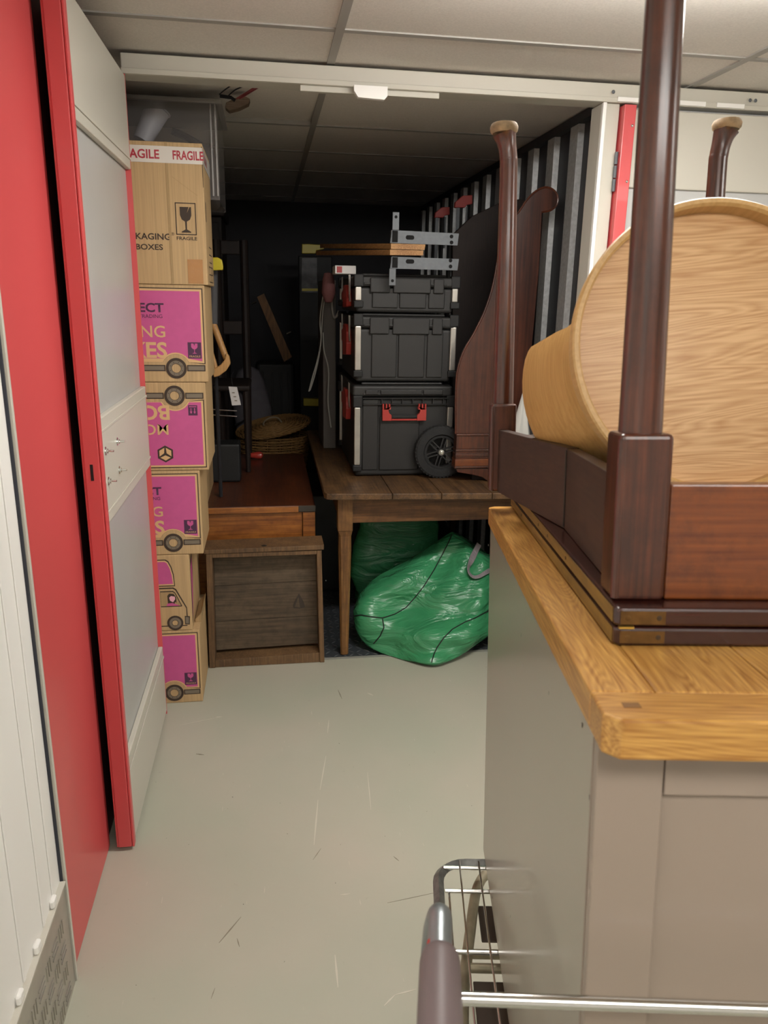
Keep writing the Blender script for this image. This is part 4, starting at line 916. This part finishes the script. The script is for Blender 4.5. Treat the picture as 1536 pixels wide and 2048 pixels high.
def cur(c_, t):
    s = t*(len(c_)-1); i = min(int(s), len(c_)-2); f = s-i
    a, b2, c2, d2 = c_[max(i-1, 0)], c_[i], c_[i+1], c_[min(i+2, len(c_)-1)]
    return .5*((2*b2)+(c2-a)*f+(2*a-5*b2+4*c2-d2)*f*f+(3*b2-a-3*c2+d2)*f**3)
NG = 56
def sheet(s, t, side):
    # s: A->B / D->C ; t: A->D / B->C
    p = cur(bot_c, s)*(1-t)+cur(top_c, s)*t+cur(left_c, t)*(1-s)+cur(rig_c, t)*s
    p = p-(bot_c[0]*(1-s)*(1-t)+bot_c[-1]*s*(1-t)+top_c[0]*(1-s)*t+top_c[-1]*s*t)
    e_ = (max(0, 4*s*(1-s))**.55)*(max(0, 4*t*(1-t))**.55)
    if side > 0:
        f = .020*math.sin(9*s+5*t*t+1.2)+.013*math.sin(17*t-7*s)+.010*math.sin(23*s*t+9*s)+.014*abs(math.sin(5.5*(s-t)+.6))
        p = p+Vector((0, -1, .12))*(.105*e_)+Vector((-.2, -1, .3))*f*min(1, e_*1.6)
    else: p = p+Vector((.05, 1, .25))*(.17*e_)
    p.z = max(p.z, .004+.002*e_)
    return p
bm = bmesh.new(); FR = [[bm.verts.new(sheet(i/NG, j/NG, 1)) for j in range(NG+1)] for i in range(NG+1)]
BKg = [[(FR[i][j] if i in (0, NG) or j in (0, NG) else bm.verts.new(sheet(i/NG, j/NG, -1))) for j in range(NG+1)] for i in range(NG+1)]
for i in range(NG):
    for j in range(NG):
        bm.faces.new([FR[i][j], FR[i+1][j], FR[i+1][j+1], FR[i][j+1]])
        q = [BKg[i][j], BKg[i][j+1], BKg[i+1][j+1], BKg[i+1][j]]
        if len(set(q)) == 4:
            try: bm.faces.new(q)
            except ValueError: pass
bvh = BVHTree.FromBMesh(bm)
obj('bag_body', bm, M_grn, gb, smooth=True)
def seam(pts, par, nm='stitched_seam', w_=.0050, cross=True, mat=M_blackd):
    P3 = []
    for (a, b_), (c_, d) in zip(pts, pts[1:]):
        k = max(2, int(math.hypot(c_-a, d-b_)/3.2))
        for i in range(k):
            px_, py_ = a+(c_-a)*i/k, b_+(d-b_)*i/k; dr_ = ray(px_, py_).normalized(); h_ = bvh.ray_cast(EYE, dr_)
            if h_[0]: P3.append((h_[0]-dr_*.0015, h_[1]))
    if len(P3) < 3: return
    s_ = tube([tuple(p) for p, _ in P3], w_*.5, 6)
    o2 = []
    for i, (p, nn) in enumerate(P3):
        tdir = (P3[min(i+1, len(P3)-1)][0]-P3[max(i-1, 0)][0]).normalized(); nn = nn if nn.dot(fwd) < 0 else -nn
        sd = tdir.cross(nn).normalized()
        if cross and i < len(P3)-1: tube([tuple(p), tuple(p+sd*.0125)], .0016, 4, s_)
        o2.append(p+sd*.0130)
    if cross: tube([tuple(p) for p in o2], .0016, 6, s_)
    return obj(nm, s_, mat, par)
seam([(905, 1066), (897, 1085), (884, 1110), (868, 1140), (848, 1172), (830, 1195), (812, 1215), (790, 1228), (765, 1236), (745, 1234), (722, 1230), (708, 1232)][::-1], gb)
seam([(862, 1328), (868, 1308), (874, 1295), (888, 1275), (905, 1258), (930, 1244), (950, 1236), (972, 1224), (1000, 1212)][::-1], gb)
seam([(765, 1238), (768, 1255), (760, 1272), (745, 1290)], gb, cross=False)
seam([(907, 1066), (930, 1079), (955, 1096), (975, 1108)], gb, 'hem_stitch', .002, False)
seam([(904, 1070), (928, 1084), (952, 1100), (975, 1113)], gb, 'hem_stitch', .002, False)
# webbing strap handle
m, n, b = nt('striped_webbing'); tc = n.nodes.new('ShaderNodeTexCoord'); wv_ = n.nodes.new('ShaderNodeTexWave'); wv_.inputs['Scale'].default_value = 120; wv_.bands_direction = 'DIAGONAL'
n.links.new(tc.outputs['Object'], wv_.inputs['Vector']); r_ = n.nodes.new('ShaderNodeValToRGB'); r_.color_ramp.elements[0].color = lin('25222a'); r_.color_ramp.elements[1].color = lin('b9aeb2'); n.links.new(wv_.outputs['Fac'], r_.inputs['Fac']); n.links.new(r_.outputs['Color'], b.inputs['Base Color']); b.inputs['Roughness'].default_value = .7
hp = []
for a, b_, off in ((958, 1088, .004), (950, 1105, .012), (942, 1122, .02), (937, 1135, .024), (939, 1147, .024), (948, 1154, .022), (960, 1152, .02), (972, 1145, .018), (985, 1138, .012), (1000, 1134, .006)):
    d_ = ray(a, b_).normalized(); h_ = bvh.ray_cast(EYE, d_)
    base_ = h_[0] if h_[0] else on(a, b_, 1, 3.2)
    hp.append(base_-d_*off)
hp = smoothpath([tuple(p) for p in hp], 4); bm = bmesh.new(); ra_ = []
for i, p in enumerate(hp):
    t_ = (hp[min(i+1, len(hp)-1)]-hp[max(i-1, 0)]).normalized(); k_ = .5+.5*math.cos(min(1, i/len(hp)*1.6)*math.pi); sd = Vector((1, .3, -.25)).lerp(Vector((.1, 1, .4)), 1-k_); sd = (sd-t_*sd.dot(t_)).normalized(); nn = t_.cross(sd)*.0012; sd *= (.0135 if k_ > .5 else .010)
    ra_.append([bm.verts.new(p+q) for q in (sd+nn, sd-nn, -sd-nn, -sd+nn)])
for A_, B_ in zip(ra_, ra_[1:]):
    for j in range(4): bm.faces.new([A_[j], A_[(j+1) % 4], B_[(j+1) % 4], B_[j]])
obj('strap_handle', bm, m, gb)
# second, darker bag further back under the table
g2 = thing('green_storage_bag', 'dark upright green bag in the shade behind the slumped glossy one', 'bag', (.62, 3.55, 0))
bm = bmesh.new(); rings = []
for k, (z_, hw, hd2) in enumerate(((.003, .22, .10), (.04, .25, .12), (.18, .26, .13), (.32, .245, .11), (.42, .225, .08), (.52, .215, .05))):
    rings.append([bm.verts.new((.62+.02*math.sin(k*2)+hw*.85*(abs(math.cos(a))**.5)*math.copysign(1, math.cos(a))*(1+.06*math.sin(5*a+k)), 3.62+hd2*(abs(math.sin(a))**.5)*math.copysign(1, math.sin(a))*(1+.1*math.sin(4*a+2*k)), z_)) for a in [2*math.pi*j/48 for j in range(48)]])
for A_, B_ in zip(rings, rings[1:]):
    for j in range(48): bm.faces.new([A_[j], A_[(j+1) % 48], B_[(j+1) % 48], B_[j]])
bm.faces.new(rings[0][::-1])
obj('bag_body', bm, M_grn, g2, smooth=True)
obj('rim_stitch', tube([tuple(v) for v in [(.60+.225*math.cos(rad(a)), 3.62-.055*abs(math.sin(rad(a))), .50) for a in range(200, 345, 10)]], .002, 6), M_blackd, g2)
# black storage tub between chest and table, with studs
bt = thing('storage_chest', 'black riveted storage chest on the floor between the chest and the kitchen table', 'trunk', (.36, 3.9, 0))
obj('body', bx(.205, .265, 3.50, 4.35, .0, .62, .006), M_black, bt) if False else obj('body', bx(.20, .62, 3.80, 4.36, .0, .52, .006), M_black, bt)
for p in ((652, 1162), (651, 1200), (678, 1203), (652, 1235)):
    q = on(*p, 1, 3.795); obj('stud', lathe([(0, .004), (.004, .003), (.006, 0)], 12), M_chrome, bt, FACE((q.x, 3.7999, q.z)))

# ---------------------------------------------------------------- things further back in the unit
def at(px, py, y): return on(px, py, 1, y)
def quad(pts, y, dy, mat, nm, par, bev=.001):
    return obj(nm, prism([(at(a, b_, y).x, at(a, b_, y).z) for a, b_ in pts], y, y+dy, 'Y', bev), mat, par)
# carton carrying the crate
ct2 = thing('packing_box', 'plain brown carton mostly hidden behind the moving boxes, under the clear crate', 'cardboard box', (-.47, 3.38, .657))
obj('body', bx(-.68, -.262, 3.14, 3.55, .6575, 1.835, .003), M_card2, ct2)
# clear crate
m, n, b = nt('cloudy_clear_plastic'); b.inputs['Base Color'].default_value = lin('a39c98'); b.inputs['Roughness'].default_value = .25; b.inputs['Alpha'].default_value = .15; M_clear = m
m, n, b = nt('clear_plastic_edge'); b.inputs['Base Color'].default_value = lin('b0aaa6'); b.inputs['Roughness'].default_value = .3; b.inputs['Alpha'].default_value = .5; M_clear2 = m
kx = at(436, 300, 3.01).x
cr_ = thing('clear_storage_crate', 'clear plastic storage crate behind the top of the tall brown box', 'storage box', (kx-.24, 3.25, 1.836))
obj('front_wall', bx(kx-.46, kx, 3.012, 3.015, 1.8375, 2.15, .001, 1), M_clear, cr_)
obj('side_wall', bx(kx-.003, kx, 3.0155, 3.44, 1.8375, 2.15), M_clear, cr_)
obj('base', bx(kx-.46, kx-.0035, 3.0155, 3.44, 1.8375, 1.841), M_clear, cr_)
obj('rim', bx(kx-.47, kx+.018, 2.998, 3.455, 2.1505, 2.166, .004), M_clear2, cr_)
for xx in (kx-.006, kx-.022): obj('corner_rib', tube([(xx, 3.009, 1.85), (xx, 3.009, 2.15)], .0035, 8), M_clear2, cr_)
BKc = at(300, 250, 3.16)
fd = thing('folded_cloth', 'dark folded cloth filling the lower part of the clear crate', 'cloth', (kx-.23, 3.2, 1.842))
obj('cloth', bx(kx-.44, kx-.02, 3.03, 3.42, 1.8425, BKc.z-.075, .02, 3), plain('dark_brown_cloth', '4a4340', .9, bump=.5, bscale=40), fd, smooth=True)
pot = thing('white_beaker', 'white plastic beaker lying tilted inside the clear crate', 'beaker', (BKc.x, 3.16, BKc.z-.07))
PT = Matrix.Translation(BKc) @ Matrix.Rotation(rad(28), 4, 'Y') @ Matrix.Diagonal((.72, .72, .72, 1)) @ Matrix.Rotation(rad(-8), 4, 'X')
obj('cup', lathe([(0, -.09), (.045, -.09), (.062, .085), (.068, .088), (.068, .094), (.058, .094), (.042, -.08), (0, -.082)], 32), plain('milky_plastic', 'd0d0d8', .35), pot, PT, smooth=True)
stk_ = thing('black_tool', 'black rounded tool handle inside the clear crate, right of the beaker', 'tool handle', (kx-.15, 3.08, 1.87))
obj('handle', tube([tuple(at(345, 262, 3.06)), tuple(at(368, 272, 3.08)), tuple(at(402, 290, 3.10))], [.012, .013, .011], 14), M_dark, stk_, smooth=True)
wd = thing('wooden_wedge', 'worn wooden wedge sticking out beside the clear crate rim near the ceiling', 'timber', (kx+.03, 3.3, 2.1))
quad([(452, 205), (470, 196), (492, 193), (500, 198), (497, 207), (478, 216), (458, 221), (450, 214)], 3.01, .05, wood('wedge_wood', '4a3a2e', '7d6a58', 'X', .6), 'wedge', wd)
obj('rim_grip', tube([tuple(at(440, 192, 2.99)), tuple(at(462, 195, 3.0)), tuple(at(470, 201, 3.005))], .006, 8), M_dark, wd)
rc = thing('red_rods', 'pair of thin red rods poking up beside the clear crate', 'rods', tuple(at(480, 192, 2.95)))
for d_ in (0, 6): obj('rod', tube([tuple(at(474+d_, 197, 2.99)), tuple(at(518+d_, 170, 2.76))], .003, 8), plain('dull_red', '8d3b40', .5), rc)
lp_ = thing('black_cord_loop', 'thin black cord loop above the clear crate', 'cord', tuple(at(456, 192, 2.9)))
obj('cord', tube(smoothpath([tuple(at(a, b_, 2.82)) for a, b_ in ((438, 189), (452, 178), (470, 167), (484, 166), (487, 172), (470, 180), (456, 192))], 5), .002, 6), M_dark, lp_)

# wardrobe at the back left
wb = thing('dark_wardrobe', 'tall very dark wooden wardrobe at the back left of the unit', 'wardrobe', (-.48, 4.8, 0))
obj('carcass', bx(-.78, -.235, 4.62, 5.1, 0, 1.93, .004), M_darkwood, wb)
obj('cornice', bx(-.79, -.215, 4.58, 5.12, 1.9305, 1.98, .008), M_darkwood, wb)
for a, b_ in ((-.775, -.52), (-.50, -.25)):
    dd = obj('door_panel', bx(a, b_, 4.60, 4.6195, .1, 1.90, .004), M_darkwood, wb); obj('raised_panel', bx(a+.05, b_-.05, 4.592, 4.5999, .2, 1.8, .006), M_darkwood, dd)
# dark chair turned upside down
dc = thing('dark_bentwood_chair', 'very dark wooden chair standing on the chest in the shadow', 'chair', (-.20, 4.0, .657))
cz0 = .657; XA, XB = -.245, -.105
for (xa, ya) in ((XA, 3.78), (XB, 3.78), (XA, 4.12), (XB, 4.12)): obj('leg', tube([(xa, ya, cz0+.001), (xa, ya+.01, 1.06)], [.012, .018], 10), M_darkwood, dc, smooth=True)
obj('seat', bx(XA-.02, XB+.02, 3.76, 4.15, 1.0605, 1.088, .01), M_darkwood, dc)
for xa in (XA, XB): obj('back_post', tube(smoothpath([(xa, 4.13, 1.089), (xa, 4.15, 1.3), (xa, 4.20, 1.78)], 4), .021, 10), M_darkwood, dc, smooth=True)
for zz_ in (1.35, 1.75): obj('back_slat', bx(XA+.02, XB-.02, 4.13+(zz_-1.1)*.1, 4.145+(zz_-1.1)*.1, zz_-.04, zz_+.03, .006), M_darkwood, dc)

# pole tool with wooden crook
pt = thing('wooden_yoke_pole', 'grey pole with yellow cap and pale wooden yoke right of the boxes', 'tool', (-.19, 3.2, .657))
Yp = 3.25
pc = at(427, 600, Yp)
obj('pole', tube([tuple(at(427, 520, Yp+.02)), tuple(at(427, 648, Yp))], .0165, 16), plain('grey_foam_sleeve', '4a494b', .8), pt, smooth=True)
obj('yellow_cap', prism([(at(a, b_, 3.2).x, at(a, b_, 3.2).z) for a, b_ in ((420, 515), (436, 515), (444, 520), (446, 531), (446, 540), (420, 541))], 3.19, 3.22, 'Y', .003), M_yel, pt)
M_yoke = wood('yoke_wood', '8f6234', 'c1935a', 'Z', .5, rings=6)
obj('prong', tube([tuple(at(426, 646, Yp)), tuple(at(453, 718, Yp-.03))], [.0135, .0125], 12), M_yoke, pt, smooth=True)
obj('prong', tube([tuple(at(412, 668, Yp)), tuple(at(432, 736, Yp-.03))], [.009, .0085], 12), M_yoke, pt, smooth=True)
quad([(423, 740), (428, 755), (438, 752), (452, 742), (461, 728), (458, 712), (452, 706), (449, 720), (440, 731)][::-1], Yp-.05, .035, M_yoke, 'crosspiece', pt, .004)
obj('foot_rod', tube([(at(427, 640, Yp+.03).x, Yp+.04, .6575), (at(427, 640, Yp+.03).x, Yp+.035, 1.25)], .008, 10), M_dark, pt)
# black case with tag, backpack
bc = thing('black_tool_case', 'black hard case with steel strips and a white paper tag, on the chest', 'case', (-.28, 3.75, .657))
obj('case_body', bx(-.50, at(478, 850, 3.56).x, 3.56, 3.69, .6575, .84, .01), M_blackd, bc)
for yy in (822, 833):
    a_, b_ = at(412, yy-4, 3.555), at(474, yy, 3.555); obj('steel_strip', tube([tuple(a_), tuple(b_)], .003, 8), M_chrome, bc)
quad([(457, 773), (474, 774), (482, 810), (464, 811)][::-1], 3.54, .001, plain('paper_tag', 'c9c5c4', .7), 'paper_tag', bc, 0)
obj('tag_string', tube([tuple(at(466, 773, 3.54)), tuple(at(462, 752, 3.56)), tuple(at(468, 742, 3.58))], .001, 6), M_dark, bc)
tg = bmesh.new()
for a, b_ in ((464, 785), (467, 793), (469, 801)):
    q = at(a, b_, 3.539); bx(q.x, q.x+.012, 3.5385, 3.5395, q.z-.003, q.z+.001, 0, 1, tg)
obj('tag_print', tg, M_inkg, bc)
BZ = at(610, 936, 4.82).z
bp = thing('grey_backpack', 'dark grey cloth backpack slumped behind the wicker basket', 'backpack', (-.05, 5.0, BZ))
bm = bmesh.new(); rings = []
for px0_, px1_, py_ in ((470, 548, 905), (472, 545, 860), (466, 543, 820), (463, 536, 790), (468, 527, 760), (475, 518, 742), (488, 505, 734)):
    a_, b_ = at(px0_, py_, 4.96), at(px1_, py_, 4.96); cx_, hw = (a_.x+b_.x)/2, (b_.x-a_.x)/2; z_ = max(a_.z, BZ+.002)
    rings.append([bm.verts.new((cx_+hw*math.cos(t_), 5.01+.062*math.sin(t_)*(1+.15*math.sin(3*t_+z_*20)), z_)) for t_ in [2*math.pi*k/28 for k in range(28)]])
for A_, B_ in zip(rings, rings[1:]):
    for j in range(28): bm.faces.new([A_[j], A_[(j+1) % 28], B_[(j+1) % 28], B_[j]])
bm.faces.new(rings[0]); bm.faces.new(rings[-1][::-1])
obj('pack_body', bm, M_back, bp, smooth=True)
obj('shoulder_strap', tube(smoothpath([tuple(at(a, b_, 4.93)) for a, b_ in ((470, 850), (492, 838), (500, 815), (494, 795), (478, 780), (468, 790))], 5), .006, 8), M_dark, bp)
obj('buckle', tube([tuple(at(494, 742, 4.92)), tuple(at(497, 730, 4.93)), tuple(at(500, 742, 4.92))], .005, 8), plain('grey_buckle', '85838a', .5), bp)
# wicker basket
YW = 4.72; bkx = at(547, 880, YW).x; ZW = at(610, 936, YW+.1).z
trk = thing('dark_crate', 'dark wooden crate on the floor under the wicker basket', 'crate', (bkx, 4.7, 0))
for k in range(4): obj('slat', bx(-.205, bkx+.19, 4.50, 4.515, .01+k*(ZW-.01)/4, (k+1)*(ZW-.01)/4, .002), M_darkwood, trk)
obj('crate_body', bx(-.205, bkx+.19, 4.516, 5.15, .005, ZW-.001), M_darkwood, trk)
wk = thing('wicker_basket', 'oval lidded wicker basket with a loop handle behind the chest', 'basket', (bkx, YW, ZW))
nr = 15; RA, RBb = .222, .20
for k in range(nr):
    z_ = ZW+.007+k*.0165; f = .80+.20*(k/(nr-1))**.6; bm = bmesh.new()
    for ph in (0, math.pi):
        P_ = []
        for q in range(72):
            t_ = 2*math.pi*q/72; o_ = .006*math.sin(9*t_+ph+k*math.pi)
            P_.append((bkx+(RA*f+o_)*math.cos(t_), YW+(RBb*f+o_)*math.sin(t_), z_+(.05 if k < 12 else .05)*math.cos(t_)*0+.0035*math.sin(9*t_+ph)))
        tube(P_, .0042, 5, bm, closed=True)
    obj('woven_band', bm, M_wick, wk)
for q in range(18):
    t_ = 2*math.pi*q/18; obj('stake', tube([(bkx+RA*.8*math.cos(t_), YW+RBb*.8*math.sin(t_), ZW+.003), (bkx+RA*math.cos(t_), YW+RBb*math.sin(t_), ZW+.245)], .0035, 6), M_wick, wk)
LD = Matrix.Translation((bkx+.0, YW-.01, ZW+.295)) @ Matrix.Rotation(rad(-10), 4, 'Y') @ Matrix.Rotation(rad(6), 4, 'X')
lidp = bmesh.new()
for k in range(17):
    r_ = .018+.0126*k; tube([((r_+.0015*math.sin(12*t_+k*3))*math.cos(t_), (r_+.0015*math.sin(12*t_+k*3))*math.sin(t_), .022*(1-(r_/.225)**2)+.002*math.sin(12*t_+k*3.14)) for t_ in [2*math.pi*q/60 for q in range(60)]], .0055, 5, lidp, closed=True)
lo = obj('lid', lidp, M_wick, wk, LD)
for ph in (0, 2.1, 4.2):
    obj('rim_braid', tube([((.226+.006*math.sin(14*t_+ph))*math.cos(t_), (.226+.006*math.sin(14*t_+ph))*math.sin(t_), -.004+.006*math.cos(14*t_+ph)) for t_ in [2*math.pi*q/120 for q in range(120)]], .0048, 6, closed=True), M_wick, lo, LD)
obj('loop_handle', tube(smoothpath([(-.055, -.05, .015), (-.05, -.055, .045), (-.01, -.06, .066), (.035, -.055, .058), (.058, -.05, .018)], 6), .0055, 8), plain('cane_handle', '94836a', .6), lo, LD)
rp_ = at(510, 902, 4.1)
rd = thing('red_plastic_pear', 'small glossy red pear-shaped piece lying on the back of the dark chest top', 'small part', (rp_.x, 4.1, .657))
obj('body', lathe([(0, -.055), (.006, -.05), (.012, -.03), (.017, 0), (.020, .018), (.018, .034), (.008, .042), (0, .043)], 24), plain('glossy_red', 'b23a30', .2, coat=.4), rd, Matrix.Translation((rp_.x, 4.1, .6775)) @ Matrix.Rotation(rad(90), 4, 'Y'), smooth=True)

# diagonal level, folding bench, cables
lv = thing('wooden_batten', 'brown wooden batten leaning diagonally at the back between wardrobe and bench', 'timber', tuple(at(576, 720, 5.21)))
quad([(514, 594), (528, 587), (584, 714), (568, 724)][::-1], 5.21, .03, wood('level_wood', '5a3c1c', '83592a', 'Z', .6), 'batten', lv)
for a, b_ in ((573, 668), (503, 608)): obj('steel_pin', tube([tuple(at(a, b_, 5.205)), tuple(at(a+9, b_-4, 5.209))], .006, 8), M_chrome, lv)
zb_ = at(570, 724, 5.21).z-.001
sc2 = thing('black_suitcase', 'tall black suitcase in the dark at the back, under the leaning batten', 'suitcase', (.05, 5.29, 0))
obj('shell', bx(-.08, .185, 5.18, 5.40, .03, zb_, .03, 3), M_blackd, sc2)
for xx in (-.03, .03, .09, .14): obj('shell_rib', bx(xx-.006, xx+.006, 5.174, 5.1799, .08, zb_-.06, .002), M_blackd, sc2)
for xx in (-.04, .14): obj('wheel', lathe([(0, -.012), (.018, -.012), (.018, .012), (0, .012)], 16), M_rubber, sc2, Matrix.Translation((xx, 5.29, .0185)) @ Matrix.Rotation(rad(90), 4, 'Y'))
fb = thing('folding_workbench', 'black folding workbench with yellow end pieces standing folded at the back', 'workbench', tuple(Vector((at(628, 650, 5.20).x, 5.20, 0))))
fa_, fb_ = at(600, 500, 5.20).x, at(655, 500, 5.20).x
obj('frame', bx(fa_-.01, fb_+.03, 5.202, 5.25, .003, at(628, 512, 5.20).z, .006), M_blackd, fb)
quad([(604, 488), (619, 488), (648, 490), (648, 498), (633, 501), (631, 507), (604, 507)][::-1], 5.17, .05, M_yel, 'yellow_end', fb, .003)
quad([(607, 797), (607, 812), (660, 813), (660, 799)], 5.15, .05, M_yel, 'yellow_end', fb, .003)
quad([(604, 516), (634, 516), (634, 570), (642, 572), (642, 585), (603, 585)][::-1], 5.196, .005, plain('grey_label_print', '5b5b5e', .5, var=.6, vscale=18), 'label_panel', fb, 0)
quad([(604, 577), (642, 577), (642, 582), (604, 582)][::-1], 5.193, .002, M_yel, 'label_stripe', fb, 0)
cb = thing('white_cable', 'thin white cable hanging in a long loop left of the grey board', 'cable', tuple(at(640, 600, 3.9)))
M_wc = plain('white_cable_skin', 'a7a6a0', .5)
obj('cable_strand', tube(smoothpath([tuple(at(a, b_, y_)) for a, b_, y_ in ((652, 568, 3.88), (645, 600, 3.88), (640, 640, 3.88), (642, 680, 3.88), (635, 720, 3.88), (625, 755, 3.88), (618, 783, 3.88))], 6), .0035, 8), M_wc, cb)
obj('cable_strand', tube(smoothpath([tuple(at(a, b_, y_)) for a, b_, y_ in ((654, 568, 3.87), (646, 620, 3.87), (643, 665, 3.87), (640, 700, 3.87), (631, 745, 3.87), (620, 781, 3.87))], 6), .003, 8), M_wc, cb)
obj('cable_strand', tube(smoothpath([tuple(at(a, b_, 3.86)) for a, b_ in ((646, 665), (648, 700), (657, 740), (656, 800), (660, 840), (662, 855))], 6), .003, 8), M_wc, cb)
ba, bb = at(646, 700, 3.92).x, at(676, 700, 3.92).x
gbd = thing('grey_board', 'grey flat panel standing upright on the table behind the toolboxes', 'board', ((ba+bb)/2, 4.0, .7455))
obj('board', bx(ba, .345, 3.92, 4.30, .7460, at(660, 560, 3.92).z, .004), plain('grey_board_face', '5f5b57', .8), gbd)
obj('loop_handle', tube(smoothpath([tuple(at(a, b_, 3.905)) for a, b_ in ((664, 572), (664, 610), (667, 632), (672, 634), (678, 622))], 5), .006, 10), plain('pale_loop', '918d86', .5), gbd)
wbx = thing('white_carton', 'small white carton with red print on the top toolbox', 'carton', tuple(at(692, 552, 3.5)))
q0, q1 = at(668, 552, 3.45), at(712, 552, 3.45)
obj('carton', bx(q0.x+.005, q1.x, 3.45, 3.60, 1.6055, 1.640, .002), plain('white_card', 'd8d5d2', .5), wbx)
obj('red_print', bx(q0.x+.012, q0.x+.035, 3.4492, 3.4499, 1.610, 1.636), plain('red_print_ink', 'b04a4a', .6), wbx)
rb_ = thing('red_mesh_bag', 'small brownish red mesh bag hanging beside the top toolbox', 'bag', tuple(at(658, 570, 3.62)))
bm = lathe([(0, -.075), (.02, -.07), (.035, -.03), (.030, .03), (.022, .055), (.0, .06)], 20); bm.transform(Matrix.Translation(at(657, 572, 3.6)) @ Matrix.Diagonal((.9, .8, 1, 1)))
obj('mesh_bag', bm, plain('red_brown_mesh', '5b3432', .8, bump=.6, bscale=120), rb_, smooth=True)
# bar clamps
for k, (hx0, hy0, bxx, lbl) in enumerate(((928, 402, 938, 'red-headed bar clamp, right-hand one of the pair behind the brackets'), (885, 424, 905, 'red-headed bar clamp, left-hand one of the pair behind the brackets'))):
    y_ = 4.05+.22*k; s_ = 1 if k == 0 else .85
    t = thing('bar_clamp', lbl, 'clamp', tuple(Vector((at(bxx, hy0, y_).x, y_, .7455))), 'bar clamps behind the toolboxes')
    quad([(hx0-18*s_, hy0+13*s_), (hx0+2*s_, hy0+13*s_), (hx0+6*s_, hy0+8*s_), (hx0+17*s_, hy0+6*s_), (hx0+17*s_, hy0-12*s_), (hx0-2*s_, hy0-11*s_), (hx0-17*s_, hy0+2*s_)], y_, .03, M_latch, 'clamp_head', t, .003)
    xb = at(hx0-10, hy0, y_).x; zt_ = at(hx0, hy0+11*s_, y_).z
    obj('clamp_bar', bx(xb-.008, xb+.008, y_+.008, y_+.014, .747, zt_+.005), M_zinc, t)
    obj('clamp_screw', tube([(xb+.045, y_+.01, zt_-.16), (xb+.045, y_+.01, zt_+.0)], .005, 10), M_zinc, t)
# dark panel with sloping top behind the scrolled end
dp = thing('dark_headboard', 'near-black panel with a sloping top standing behind the scrolled bed end', 'furniture', (1.05, 3.95, .745))
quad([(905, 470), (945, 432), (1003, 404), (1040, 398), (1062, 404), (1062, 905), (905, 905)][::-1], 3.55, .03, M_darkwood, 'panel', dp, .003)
# white cloth bag beside the rear table leg
wbg = thing('white_cloth_bag', 'crumpled white cloth bag seen between the dark table leg and the round table', 'bag', tuple(Vector((at(1050, 840, 3.02).x, 3.05, .7455))))
bm = bmesh.new(); rings = []
for px0_, px1_, py_ in ((1015, 1075, 985), (1020, 1070, 930), (1026, 1066, 870), (1036, 1062, 840), (1044, 1060, 812), (1050, 1058, 792), (1055, 1062, 775)):
    a_, b_ = at(px0_, py_, 3.0), at(px1_, py_, 3.0); cx_, hw = (a_.x+b_.x)/2, (b_.x-a_.x)/2
    rings.append([bm.verts.new((cx_+hw*math.cos(t_)*(1+.12*math.sin(4*t_)), 3.04+min(.04, hw*1.2)*math.sin(t_)*(1+.15*math.sin(5*t_)), max(a_.z, .747))) for t_ in [2*math.pi*k/30 for k in range(30)]])
for A_, B_ in zip(rings, rings[1:]):
    for j in range(30): bm.faces.new([A_[j], A_[(j+1) % 30], B_[(j+1) % 30], B_[j]])
bm.faces.new(rings[0]); bm.faces.new(rings[-1][::-1])
obj('bag_body', bm, plain('white_cloth', 'c6c6c0', .8, bump=.5, bscale=60), wbg, smooth=True)
